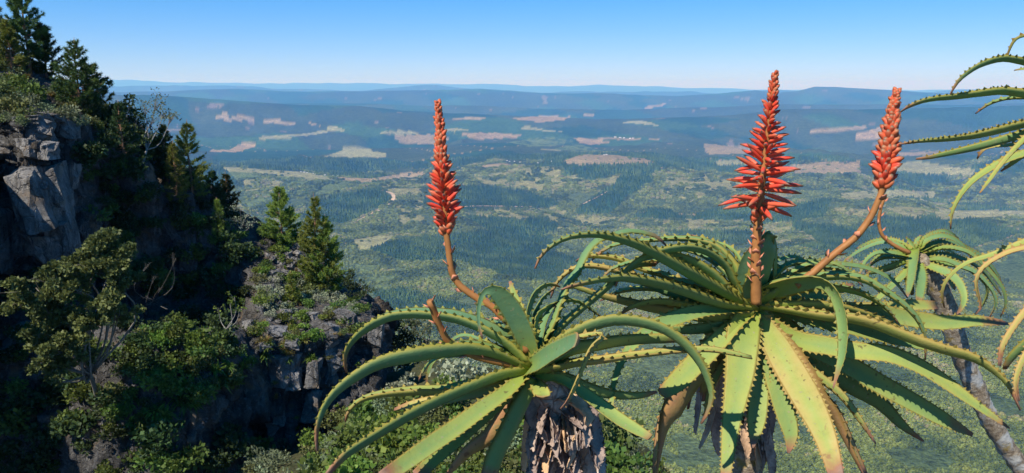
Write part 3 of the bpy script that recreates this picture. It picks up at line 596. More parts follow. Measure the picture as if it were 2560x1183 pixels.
# jointed blocks standing proud in the pillar and the spur wall (parts of the cliff)
for (u, v, w, h) in [(72,470,80,150),(138,470,64,140),(28,560,44,170),(105,610,84,130),(165,600,56,140),(35,325,110,34),(95,322,60,36),(140,322,60,40),(15,365,70,60),(70,370,70,50),(115,372,60,40),(150,355,50,36),(75,430,70,60),(165,420,50,60),
                     (135,505,70,80),(95,580,80,80),(170,660,60,50),
                     (120,280,70,28),(60,285,60,20),
                     (700,900,70,80),(700,1040,50,60),(735,935,40,50),(790,930,36,70),(785,990,44,80),(850,890,50,70),(840,850,40,36),
                     (950,830,36,60),
                     (460,490,50,30),(510,490,40,26),(475,520,30,50),(455,600,40,60),(470,640,40,50),(480,570,30,40),(430,560,30,60)]:
    rock('rock_block', u, v, w * 1.1, h * 1.1, cliff, tilt=.25, sink=.62)
# loose boulders lying on the spur
for (u, v, w, h) in [(742,606,20,22),(748,622,22,18),(745,640,26,20),(730,628,20,24),(700,640,26,18),(712,652,22,14),(735,652,26,16),(752,662,24,14),(720,668,22,14),(690,662,20,14),(760,650,18,16),(668,700,22,18),(690,690,20,14),(650,735,26,26),(640,760,24,22),(705,735,20,14)]:
    rock('boulder', u, v, w, h, None, 'grey weathered boulder in the rubble heap behind the small pines on the spur', 'boulders tumbled on the spur top', tilt=.8, sink=.1)
rb = np.random.default_rng(4)
for k in range(46):
    t_ = rb.random(); u = 735 - 70 * t_ + rb.normal(0, 28); v = 610 + 170 * t_ + rb.normal(0, 12); w = rb.uniform(9, 22)
    rock('boulder', u, v, w, w * rb.uniform(.55, .95), None, 'grey weathered boulder in the rubble heap behind the small pines on the spur', 'boulders tumbled on the spur top', tilt=.9, sink=.1)
for (u, v, w, h, lab) in [(822,808,46,36,'large pale sunlit boulder perched on the edge of the spur'), (628,800,34,36,'square brown boulder at the shaded edge of the spur'), (780,775,40,26,'flat grey slab below the silver bushes on the spur'),
                          (870,785,60,40,'broad cracked rock slab beside the large pale boulder on the spur'), (835,835,22,14,'small white stone wedged beneath the large pale boulder'), (725,850,36,22,'low grey rock among yellow moss at the top of the spur wall'),
                          (670,865,40,22,'sloping rock under the mossy bank of the spur'), (690,815,50,30,'half buried rock beneath the leaning dead branch on the spur'), (100,278,70,26,'pale slab lying among bushes above the cliff pillar'),(25,195,50,16,'flat rock showing through the bushes high on the slope above the pillar')]:
    rock('boulder', u, v, w, h, None, lab, None, tilt=.3, sink=.1)

# ------------------------------------------------------------------ vegetation
def cards(rng, cen, size, out=None, up=.35, aspect=.45):
    """leaf-sized diamonds round given centres"""
    n = len(cen); d = rng.normal(size=(n, 3)); 
    if out is not None: d = d * .8 + out
    d[:, 2] += up; d /= np.linalg.norm(d, axis=1)[:, None]; b = np.cross(d, rng.normal(size=(n, 3))); b /= np.linalg.norm(b, axis=1)[:, None] + 1e-9
    s = size * rng.uniform(.6, 1.3, n)[:, None]; nn = np.cross(d, b)
    V = np.stack([cen, cen + d * s * .5 + b * s * aspect + nn * s * .12, cen + d * s, cen + d * s * .5 - b * s * aspect + nn * s * .12], 1).reshape(-1, 3)
    return V, np.arange(n * 4).reshape(n, 4), np.repeat(rng.random(n), 4)
def clump_pts(rng, c, r, n, flat=.7):
    d = rng.normal(size=(n, 3)); d /= np.linalg.norm(d, axis=1)[:, None]; rad = rng.random(n) ** .45
    return c + d * rad[:, None] * r * np.array([1, 1, flat]), d
def foliage_mesh(name, rng, clumps, per, size, mat, aspect=.45, flat=.7, stems=None, barkm=None):
    Vs, Fs, A = [], [], []; n = 0
    for c, r in clumps:
        m = max(8, int(per * r * r)); p, d = clump_pts(rng, np.asarray(c), r, m, flat); V, Fq, cv = cards(rng, p, size, d, aspect=aspect)
        base = rng.uniform(-.25, .25); Vs.append(V); Fs.append(Fq + n); A.append(np.clip(cv * .7 + .15 + base, 0, 1)); n += len(V)
    return make_mesh(name, np.vstack(Vs), np.vstack(Fs), [mat], {'cv': np.concatenate(A)})
def shrub_mesh(seed, mat, leaf=.16, w=1.0, h=.8, n=9, per=420, aspect=.4):
    rng = np.random.default_rng(seed); cl = []
    for i in range(n):
        a = rng.uniform(0, 6.28); r = rng.random() ** .5 * .65 * w; cl.append(((r * math.cos(a), r * math.sin(a), rng.uniform(.15, .75) * h * 1.2), rng.uniform(.22, .42) * w))
    mb = MB(); me = foliage_mesh('shrub', rng, cl, per, leaf, mat, aspect)
    return me
def tuft_mesh(seed, mat, n=60, L=.7, w=.03, spread=1.0, droop=.4):   # grasses, aloes and strap-leaved plants
    rng = np.random.default_rng(seed); V = []; Fc = []; cv = []
    for i in range(n):
        a = rng.uniform(0, 6.28); e = rng.uniform(.25, 1.3); l = L * rng.uniform(.6, 1.1); b = rng.normal(0, .08 * L, 3) * np.array([1, 1, 0])
        d = np.array([math.cos(a) * math.cos(e) * spread, math.sin(a) * math.cos(e) * spread, math.sin(e)]); s = np.array([-math.sin(a), math.cos(a), 0]) * w
        p0 = b; p1 = b + d * l * .55; p2 = b + d * l + np.array([0, 0, -droop * l * math.cos(e)]); k = len(V)
        V += [p0 - s * .7, p0 + s * .7, p1 - s, p1 + s, p2]; Fc += [(k, k+1, k+3, k+2), (k+2, k+3, k+4)]; cv += [rng.random()] * 5
    return make_mesh('tuft', np.array(V), Fc, [mat], {'cv': cv})
def pine(u, v_top, v_base, label, seed, w=.36, mat=None, bare=.12, Y=None, dens=1.4, lean=0.0, p=None, group=None, irregular=.3):
    rng = np.random.default_rng(seed); p = (on_cliff(u, v_base) if Y is None else at(u, v_base, Y)) if p is None else p
    H = (v_base - v_top) * pxm(v_base, p[1]) / math.cos(PITCH) * 1.0; mat = mat or M_NEEDLE
    root = empty('pine_tree', p - np.array([0, 0, .3])); tag(root, label, 'tree', group)
    mb = MB(); zz = np.linspace(0, H + .3, 9); tr = np.stack([lean * zz + .04 * H * .2 * np.sin(zz * 1.1), .03 * np.sin(zz * .9 + 1), zz], 1)
    mb.tube(tr, np.linspace(.024 * H * .9, .012, 9), 7); Vs, Fs, A = [], [], []; n = 0; bl = MB()
    z = bare * H
    while z < H * .985:
        f = (z / H - bare) / (1 - bare); nb = rng.integers(4, 7)
        for b in range(nb):
            a = rng.uniform(0, 6.28); L = H * w * ((1 - f) ** .8 * .9 + .07) * rng.uniform(1 - irregular, 1 + irregular * .5)
            if f < .12: L *= .7
            el = .05 + .75 * f ** 1.3 + rng.normal(0, .1); c0 = np.array([np.interp(z, zz, tr[:, 0]), 0, z])
            k = np.linspace(0, 1, 5); hor = np.array([math.cos(a), math.sin(a), 0])
            B = c0 + hor * (k * L * math.cos(el))[:, None] + np.array([0, 0, 1.]) * (k * L * math.sin(el) - .16 * L * np.sin(k * 2.2) + .22 * L * k ** 2.2)[:, None]
            bl.tube(B, np.linspace(.022, .006, 5) * (1 + L * .25), 3, cap=False)
            nt_ = max(4, int(L * 9 * dens)); ks = rng.uniform(.25, 1.0, nt_) ** .8
            cpt = np.stack([np.interp(ks, k, B[:, i]) for i in range(3)], 1) + rng.normal(0, .07 * L * .6, (nt_, 3)) * np.array([1, 1, .5])
            dirn = hor * .9 + np.array([0, 0, .45]); m = 9
            cen = np.repeat(cpt, m, 0); d = rng.normal(size=(len(cen), 3)) * .75 + dirn; d /= np.linalg.norm(d, axis=1)[:, None]
            sN = rng.uniform(.2, .38, len(cen))[:, None] * (.7 + .04 * H); side = np.cross(d, rng.normal(size=d.shape)); side /= np.linalg.norm(side, axis=1)[:, None] + 1e-9
            V = np.stack([cen - side * .028, cen + side * .028, cen + d * sN], 1).reshape(-1, 3)
            Vs.append(V); Fs.append(np.arange(len(V)).reshape(-1, 3) + n); n += len(V); A.append(np.repeat(np.clip(np.repeat(rng.random(nt_), m) * .6 + rng.random(len(cen)) * .4, 0, 1), 3))
        z += H * rng.uniform(.028, .05)
    link('trunk', mb.mesh('pine_trunk', [M_PINEBARK], True), root); link('branches', bl.mesh('pine_branches', [M_PINEBARK]), root)
    link('crown', make_mesh('pine_crown', np.vstack(Vs), np.vstack(Fs), [mat], {'cv': np.concatenate(A)}), root)
    return root
def leafy_tree(name, base, clumps, label, seed, mat, bark, per=260, leaf=.17, r0=.16, cat='tree', flat=.6, group=None, aspect=.45, sub=6):
    """trunk and limbs reaching to given clump centres (world), each clump broken into sub-clumps of leaves"""
    rng = np.random.default_rng(seed); base = np.asarray(base, float); root = empty(name, base); tag(root, label, cat, group)
    mb = MB(); cs = [(np.asarray(c) - base, r) for c, r in clumps]; top = np.mean([c for c, r in cs], 0); fork = top * np.array([.5, .5, .35])
    mb.tube(crom([np.zeros(3) - [0, 0, .4], fork * .5 + rng.normal(0, .1, 3), fork], 8), np.linspace(r0, r0 * .7, 8), 7); fol = []
    for c, r in cs:
        mid = fork * .45 + c * .55 + rng.normal(0, .12 * np.linalg.norm(c - fork), 3); mid[2] -= .1 * np.linalg.norm(c - fork)
        mb.tube(crom([fork, mid, c], 8), np.linspace(r0 * .5, r0 * .16, 8), 5)
        for i in range(sub):
            q = c + rng.normal(0, .55 * r, 3) * np.array([1, 1, flat]); mb.tube(crom([mid * .3 + c * .7, (c + q) / 2 + rng.normal(0, .1 * r, 3), q], 5), np.linspace(r0 * .14, r0 * .05, 5), 3, cap=False)
            fol.append((q, r * rng.uniform(.3, .5)))
    link('trunk', mb.mesh(name + '_trunk', [bark], True), root)
    if per: link('crown', foliage_mesh(name + '_crown', rng, fol, per, leaf, mat, aspect, flat), root)
    return root

# ---- pines on the ridge and the spur
pine(88, -45, 175, 'tallest pine on the ridge skyline with a long bare trunk', 1, .30, None, .24, None, 2.2)
pine(128, 55, 185, 'dense dark pine directly beside the tallest skyline pine', 2, .38, None, .1, None, 2.2)
pine(12, 5, 150, 'thin topped grey green pine near the tallest pine on the ridge', 3, .26, M_BLUE, .2)
pine(40, 40, 165, 'bushy yellow green pine between the tall pine and the thin topped pine', 4, .42, M_NEEDLE_Y, .05)
pine(205, 88, 262, 'sparse dark pine with spire top leaning over the cliff gap', 5, .42, None, .15, None, 1.5, .02)
pine(245, 150, 292, 'broad dark pine below the sparse spire pine', 6, .55, M_NEEDLE, .05, None, 1.8)
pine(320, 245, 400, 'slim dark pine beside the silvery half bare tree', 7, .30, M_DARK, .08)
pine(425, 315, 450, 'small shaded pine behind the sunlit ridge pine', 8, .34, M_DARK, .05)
pine(480, 295, 478, 'tall sunlit pine on the ridge with golden sunlit branches', 9, .34, M_NEEDLE_Y, .06, None, 1.2)
pine(453, 345, 490, 'young yellow pine in front of the tall sunlit ridge pine', 10, .28, M_NEEDLE_Y, .04, None, .8)
pine(575, 418, 505, 'round topped dark pine on the ridge below the sunlit pine', 11, .45, M_DARK, .05, None, 1.2)
pine(540, 410, 500, 'dark pine between the sunlit ridge pine and the round topped one', 12, .40, M_DARK, .05, None, 1.2)
pine(562, 492, 590, 'slender young pine with bright candles in the gully', 13, .26, M_NEEDLE_Y, .03, None, .9)
pine(705, 448, 590, 'bushy conical pine at the start of the spur', 14, .42, M_NEEDLE_Y, .02, None, 2.2)
pine(795, 472, 700, 'tall pine with bare pinkish trunk on the spur', 15, .27, M_NEEDLE_Y, .05, None, 2.0)
pine(830, 530, 715, 'dense green pine leaning against the tall spur pine', 16, .36, M_NEEDLE_Y, .02, None, 2.2)
pine(735, 665, 745, 'very small bright pine among silver bushes on the spur', 17, .30, M_NEEDLE_Y, .02, None, 1.2)

# ---- broadleaf trees in the gully
def cl(L): return [(at(u, v, Y), r) for u, v, Y, r in L]
leafy_tree('gully_tree', on_cliff(235, 1000), cl([(250,610,41,1.1),(225,660,40.6,1.0),(285,640,41.4,.9),(300,690,41,.8),(190,650,41,.6),(140,690,40,1.0),(90,720,40,1.0),(60,755,40.2,.8),(120,760,40.6,.9),(180,720,40,.8),(165,790,40.5,.9),
           (330,700,41.5,.6),(270,750,40.6,.8),(300,780,41,.7),(220,800,40.3,.9),(110,820,40.8,.9),(150,850,40.3,.9),(190,860,40.4,.8),(95,850,41,.7),(130,900,40.7,.8),(215,890,41,.6),(140,935,41,.5)]),
           'large olive leaved tree with pale limbs rising from the shaded gully', 31, M_OLIVE, M_BARK, 1150, .18, .15, flat=.65, sub=9)
leafy_tree('silver_tree', on_cliff(352, 415), cl([(360,262,68,1.0),(390,255,68.5,1.0),(410,285,68.5,.9),(385,300,68,1.0),(430,292,68.5,.6),(345,300,68,.8),(370,340,67.5,.8)]), 'half bare silvery tree with fine twigs on the ridge', 32, M_BLUE, M_PALEBARK, 60, .14, .12, sub=14)
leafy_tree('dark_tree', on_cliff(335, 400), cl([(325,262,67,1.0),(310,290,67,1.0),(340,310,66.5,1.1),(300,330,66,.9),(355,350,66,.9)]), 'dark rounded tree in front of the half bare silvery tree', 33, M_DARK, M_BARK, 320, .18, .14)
leafy_tree('dead_tree', on_cliff(372, 770), cl([(432,632,56,.5),(440,645,56,.4),(385,690,56,.6),(370,660,56,.5),(365,740,56,.4),(400,720,56,.4)]), 'twisted grey dead tree against the shaded cliff', 34, M_GREY, M_BARK, 0, .1, .05, sub=5)
leafy_tree('pale_sapling', on_cliff(560, 850), cl([(586,742,50,.45),(545,770,50,.3),(600,772,50,.3),(575,760,50,.3)]), 'small sapling with white stem and bright tuft above the ledge', 35, M_BRIGHT, M_PALEBARK, 220, .13, .06, sub=4)
leafy_tree('bare_shrub', on_cliff(605, 585), cl([(600,520,71,.9),(620,535,71,.8),(590,550,71,.7),(625,560,71,.6)]), 'leafless grey shrub below the ridge pines', 36, M_GREY, M_PALEBARK, 12, .1, .07, cat='shrub', sub=16)
leafy_tree('spur_bush_tree', on_cliff(905, 745), cl([(880,690,70,.9),(900,710,70,.9),(920,725,70,.7),(870,715,69.5,.8),(895,735,69,.8)]), 'dark rounded bush at the outer tip of the spur', 37, M_DARK, M_BARK, 420, .15, .1, cat='shrub')
for i, (u, v, r, m, lab) in enumerate([(1000,800,2.3,M_DARK,'dark tree behind the tip of the spur'),(1060,815,2.0,M_BLUE,'grey green tree beyond the tip of the spur'),(985,860,2.2,M_DARK,'shaded tree at the foot of the spur wall'),(1035,880,1.8,M_DARK,'shaded tree below the grey green one beyond the spur')]):
    b = at(u, v + 110, 84); leafy_tree('valley_edge_tree', b, cl([(u-25,v,84,r*.6),(u+20,v-8,84.5,r*.6),(u,v+25,83.5,r*.7),(u+25,v+35,84,r*.6),(u-20,v+45,83.5,r*.6)]), lab, 40 + i, m, M_BARK, 150, .24, .2)

# ---- shrubs and tufts as individuals
SH = {k: [shrub_mesh(500 + 20 * j + i, m, lf, 1, hh, nn, pp, asp) for i in range(3)] for j, (k, m, lf, hh, nn, pp, asp) in enumerate([
    ('green', M_GREEN, .17, .8, 9, 420, .42), ('bright', M_BRIGHT, .16, .8, 9, 440, .42), ('grey', M_GREY, .13, .7, 9, 420, .45), ('blue', M_BLUE, .16, .6, 10, 440, .2),
    ('olive', M_OLIVE, .15, .8, 9, 440, .4), ('dark', M_DARK, .18, .8, 9, 400, .42)])}
SH['dry'] = [tuft_mesh(700 + i, M_DRY, 110, .9, .028, 1.0, .3) for i in range(3)]
SH['tuft'] = [tuft_mesh(710 + i, M_BRIGHT, 70, .9, .05, 1.0, .5) for i in range(3)]
SH['strap'] = [tuft_mesh(720 + i, M_GREEN, 60, 1.0, .065, 1.0, .7) for i in range(3)]
sr = np.random.default_rng(77)
KIND = dict(grey='silver_bush', blue='heath_bush', dark='dark_shrub', olive='olive_bush', bright='lime_bush')
def shrub(kind, p, size, label, group, cat='shrub', name='shrub'):
    name = KIND.get(kind, name) if name == 'shrub' else name
    o = link(name, SH[kind][sr.integers(3)]); o.location = np.asarray(p) - np.array([0, 0, .08 * size]); o.rotation_euler = (sr.normal(0, .08), sr.normal(0, .08), sr.uniform(0, 6.28))
    s = size * sr.uniform(.85, 1.15); o.scale = (s, s * sr.uniform(.9, 1.1), s * sr.uniform(.85, 1.1)); return tag(o, label, cat, group)
def fill(poly, n, kinds, size, label, group, where='cliff', cat='shrub', name='shrub'):
    us = [p[0] for p in poly]; vs = [p[1] for p in poly]; k = 0; tries = 0
    while k < n and tries < n * 30:
        tries += 1; u = sr.uniform(min(us), max(us)); v = sr.uniform(min(vs), max(vs))
        if not inpoly(np.array([u]), np.array([v]), poly)[0]: continue
        p = on_cliff(u, v) if where == 'cliff' else on_slope(u, v)
        shrub(kinds[sr.integers(len(kinds))], p, sr.uniform(*size), label, group, cat, name); k += 1
HS = [(-40,150),(60,175),(150,230),(240,265),(310,310),(260,330),(190,300),(100,300),(-40,300)]
fill(HS, 34, ['olive','blue','olive','green'], (.7, 1.5), 'olive green bush on the sunlit slope above the cliff pillar', 'bushes on the slope above the pillar')
fill(HS, 20, ['blue'], (.7, 1.3), 'grey green heath bush on the slope above the cliff pillar', 'heath bushes above the pillar')
fill(HS, 16, ['dry'], (.6, 1.0), 'tuft of dry yellow grass on the slope above the cliff pillar', 'dry grass above the pillar', cat='grass', name='grass_tuft')
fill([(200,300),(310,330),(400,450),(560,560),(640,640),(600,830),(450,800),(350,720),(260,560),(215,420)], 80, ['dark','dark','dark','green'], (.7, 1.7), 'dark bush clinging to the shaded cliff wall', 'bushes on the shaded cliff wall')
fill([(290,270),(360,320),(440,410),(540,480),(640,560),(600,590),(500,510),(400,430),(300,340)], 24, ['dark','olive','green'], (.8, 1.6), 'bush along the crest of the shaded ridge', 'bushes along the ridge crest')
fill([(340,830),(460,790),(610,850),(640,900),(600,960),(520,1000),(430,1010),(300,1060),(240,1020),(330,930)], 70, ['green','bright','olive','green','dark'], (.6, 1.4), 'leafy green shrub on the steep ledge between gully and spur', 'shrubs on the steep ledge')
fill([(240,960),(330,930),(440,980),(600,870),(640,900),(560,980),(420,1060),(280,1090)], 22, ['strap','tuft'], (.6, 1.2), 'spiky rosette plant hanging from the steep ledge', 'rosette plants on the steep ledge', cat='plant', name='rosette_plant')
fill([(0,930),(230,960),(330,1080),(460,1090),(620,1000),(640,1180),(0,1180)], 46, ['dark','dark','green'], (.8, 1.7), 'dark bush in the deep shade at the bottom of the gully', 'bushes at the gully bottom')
fill([(60,700),(250,690),(330,800),(300,960),(200,960),(40,900)], 26, ['dark','green'], (.7, 1.4), 'bush on the gully wall behind the large olive tree', 'bushes behind the olive tree')
SP = [(640,580),(720,590),(790,680),(920,760),(940,800),(900,830),(820,850),(740,860),(640,850),(630,720)]
fill([(640,700),(720,690),(800,700),(900,760),(880,780),(740,780),(650,790)], 36, ['grey'], (.5, 1.05), 'silver leaved bush on the sunlit spur', 'silver bushes on the spur')
fill(SP, 66, ['green','olive','bright'], (.5, 1.05), 'green bush on the sunlit spur', 'green bushes on the spur')
fill(SP, 22, ['dry'], (.5, .9), 'dry grass tuft among the rocks of the spur', 'dry grass on the spur', cat='grass', name='grass_tuft')
fill([(640,830),(820,830),(830,880),(760,900),(640,900)], 14, ['tuft','dry','strap'], (.5, .9), 'grassy tuft on the brink of the spur wall', 'tufts on the brink of the spur wall', cat='grass', name='grass_tuft')
for (u, v, s) in [(730,585,1.1),(755,592,1.1),(700,590,.9),(775,600,.9)]: shrub('bright', on_cliff(u, v), s, 'bright yellow green heath bush between the two spur pines', 'heath bushes between the spur pines')
fill([(660,900),(930,880),(930,1080),(680,1080)], 16, ['tuft','olive','dry'], (.3, .6), 'small tuft rooted in a crack of the spur wall', 'tufts in the spur wall', cat='plant', name='crack_plant')
fill([(560,1110),(800,1060),(1000,990),(1200,930),(1370,990),(1560,1090),(1700,1250),(1500,1220),(1000,1230),(560,1230)], 165, ['olive','green','blue','olive','bright','green'], (.9, 1.9), 'leafy bush on the sunlit shelf below the cliff', 'bushes on the sunlit shelf', 'slope')
fill([(640,1120),(900,1060),(1300,1050),(1560,1120),(1600,1230),(620,1230)], 40, ['tuft','dry','strap'], (.7, 1.2), 'grassy tuft between bushes on the sunlit shelf', 'grass tufts on the sunlit shelf', 'slope', 'grass', 'grass_tuft')
for (u, v, s, k, lab) in [(990,1095,2.2,'bright','bright lime green bush on the shelf beneath the long drooping aloe leaf'),(1160,925,3.0,'grey','large pale grey bush behind the aloe with the dead leaf skirt'),(1105,960,1.6,'green','green bush beside the large pale grey bush'),
                          (1230,955,2.0,'grey','smaller pale bush next to the large pale grey bush'),(1010,950,1.6,'grey','pale leaved bush at the foot of the spur wall'),(1060,1010,1.6,'blue','feathery bush below the large pale grey bush'),(1540,1080,2.2,'olive','round olive bush behind the trunk of dead brown aloe leaves'),(1570,1150,2.4,'green','round green bush between the two aloe trunks'),(900,1060,1.6,'olive','sparse bush under the spur wall')]:
    shrub(k, on_slope(u, v + 25), s, lab, None)
# ------------------------------------------------------------------ aloes
def leaf_mesh(pts, w, Yb, dtip, phi=50, phi1=None, dmid=0.0, age=.2, flip=None, thick=.30, chan=.35, teeth=1.0, cut=False, dead=False, seed=0, org=None, n=26, tsp=31.0, th_px=8.2):
    """one leaf: photo-pixel midline, apparent widths in pixels, depth from base (Yb) to tip (Yb+dtip); phi = how far the
    upper face is turned away from the viewer (0 faces the viewer, 90 edge on, 180 seen from below)"""
    rng = np.random.default_rng(seed + int(pts[0][0] * 7 + pts[-1][1] * 13)); P = np.asarray(pts, float)
    wv = np.interp(np.linspace(0, 1, len(P)), np.linspace(0, 1, len(w)), w); C2 = crom(np.c_[P, wv, np.zeros(len(P))][:, [0, 1, 3, 2]], n)
    s = np.linspace(0, 1, n); Y = Yb + dtip * s + dmid * 4 * s * (1 - s)
    Q = np.array([at(u, v, y) for (u, v), y in zip(C2[:, :2], Y)]); W = np.maximum(C2[:, 3], 1.0)
    T = np.gradient(Q, axis=0); T /= np.linalg.norm(T, axis=1)[:, None]; Vw = -Q / np.linalg.norm(Q, axis=1)[:, None]
    S = np.cross(T, Vw); S /= np.linalg.norm(S, axis=1)[:, None] + 1e-9; Vp = np.cross(S, T)
    k0 = max(1, int(n * .3)); sg = 1 if S[:k0 + 1, 2].mean() > 0 else -1
    if flip is not None: sg = flip
    S = S * sg
    if (Vp * Vw).sum(1).mean() < 0: Vp = -Vp
    ph = np.radians(np.interp(s, [0, 1], [phi, phi if phi1 is None else phi1]))[:, None]
    ph = ph + (np.radians(10) * np.sin(s * 3 + rng.uniform(0, 6)))[:, None]
    N = np.sin(ph) * S + np.cos(ph) * Vp; A = np.cos(ph) * S - np.sin(ph) * Vp
    scale = np.array([pxm(v, y) for v, y in zip(C2[:, 1], Y)]); cph = np.abs(np.cos(ph[:, 0])); sph = np.abs(np.sin(ph[:, 0])); rt = (.25 + .38 * sph ** 2) * (thick / .30); ch = chan * (1 - .45 * s)
    a = W * scale * .95 / (2 * cph + (rt + ch) * sph * .85)
    x = np.array([-1, -.8, -.45, 0, .45, .8, 1.]); m = len(x)
    th = rt * a * (1 - .2 * s) + .0012
    up = x[None, :] ** 2 * (a * ch)[:, None]; lo = up - th[:, None] * (1 - x[None, :] ** 2) ** .8
    wob = rng.normal(0, .03, (n, m)) * a[:, None] * (3 if dead else .35)
    U = Q[:, None] + x[None, :, None] * a[:, None, None] * A[:, None] + (up + wob)[..., None] * N[:, None]
    Lo = Q[:, None] + x[None, 1:-1, None] * a[:, None, None] * A[:, None] + (lo + wob)[:, 1:-1, None] * N[:, None]
    if org is None: org = Q[0]
    R = np.concatenate([U, Lo[:, ::-1]], 1); k = R.shape[1]; V = R.reshape(-1, 3) - org; Fc = []
    for i in range(n - 1):
        for j in range(k):
            j2 = (j + 1) % k; Fc.append((i*k+j, i*k+j2, (i+1)*k+j2, (i+1)*k+j))
    Fc.append(tuple(range(k))[::-1]); Fc.append(tuple((n-1)*k + j for j in range(k)))
    edge = np.tile(np.r_[np.abs(x), np.abs(x[1:-1][::-1])], n); along = np.repeat(s * (.93 if cut else 1.0), k)
    mb = MB(); mb.add(V, Fc, 0, edge=edge, along=along, age=age)
    if teeth > 0:
        L = np.r_[0, np.cumsum(np.hypot(*np.diff(C2[:, :2], axis=0).T))]; Lm = np.r_[0, np.cumsum(np.linalg.norm(np.diff(Q, axis=0), axis=1))]; stp = tsp * scale.mean() * rng.uniform(.85, 1.15)
        for sd in (-1, 1):
            q = stp * rng.uniform(.3, 1)
            while q < Lm[-1] * .97:
                f = np.interp(q, Lm, np.arange(n)); i = int(f); g = f - i; j = min(i + 1, n - 1); lr = lambda B: B[i] * (1 - g) + B[j] * g
                c = lr(U[:, 0 if sd < 0 else -1]) - org; A_, N_, T_ = lr(A), lr(N), lr(T); hgt = th_px * teeth * scale[i] * (.55 + .75 * (1 - f / n)) * rng.uniform(.7, 1.25); b = hgt * rng.uniform(.8, 1.0)
                td = A_ * sd * (1.0 - .25 * sph[i]) + N_ * (.1 + .75 * sph[i]); td /= np.linalg.norm(td); bp = np.cross(T_, td); bp /= np.linalg.norm(bp) + 1e-9
                c = c - td * hgt * .3; tipv = c + td * hgt * 1.3 + T_ * hgt * .35
                mb.add(np.array([c - T_ * b, c + T_ * b, c + bp * b * .13, c - bp * b * .13, tipv]), [(0, 2, 4), (2, 1, 4), (1, 3, 4), (3, 0, 4)], 0, False, edge=[.9, .9, .9, .9, 1.0], along=min(.9, f / n), age=age)
                q += stp * rng.uniform(.75, 1.25) * (1 - .35 * f / n)
    return mb.mesh('dead_leaf' if dead else 'leaf', [M_DEAD if dead else M_ALOE], True), org
def add_leaf(root, *a, **k):
    me, org = leaf_mesh(*a, **k); o = link('dead_leaf' if k.get('dead') else 'leaf', me, root); o.location = Vector(org) - root.location; return o
def smooth_fix(): pass

# buds
def bud_mesh(seed, bend=.12, r=.115, mat=None):
    mb = MB(); rng = np.random.default_rng(seed); k = 6; t = np.linspace(0, 1, k); c = np.stack([bend * t ** 2, 0 * t, t], 1)
    rad = r * np.array([.45, .85, 1.0, .95, .8, .28]); mb.tube(c, rad, 6)
    V = np.vstack(mb.V); return make_mesh('flower', V, mb.F, [mat or M_BUD], {'t': V[:, 2]}, True)
def bract_mesh():
    V = np.array([(-.45, 0, 0), (.45, 0, 0), (.55, -.28, .45), (0, -.42, 1.0), (-.55, -.28, .45), (0, -.12, .4), (0, .12, .1)]); return make_mesh('bract', V, [(0, 1, 5), (1, 2, 5), (2, 3, 5), (3, 4, 5), (4, 0, 5), (0, 6, 1), (6, 2, 1), (6, 3, 2), (6, 4, 3), (6, 0, 4)], [M_BRACT], None, False)
BUDS = [bud_mesh(i, b) for i, b in enumerate((.05, .12, .2))]; CLOSED = [bud_mesh(i, b, .14, M_BUDC) for i, b in enumerate((.02, .08, .14))]; BRACT = bract_mesh()
def frame(p, z, x, s, sx=None):
    z = np.asarray(z) / np.linalg.norm(z); x = x - z * np.dot(x, z); x /= np.linalg.norm(x) + 1e-9; y = np.cross(z, x); sx = sx or s
    M = np.eye(4); M[:3, 0] = x * sx; M[:3, 1] = y * sx; M[:3, 2] = z * s; M[:3, 3] = p; return Matrix(M.tolist())
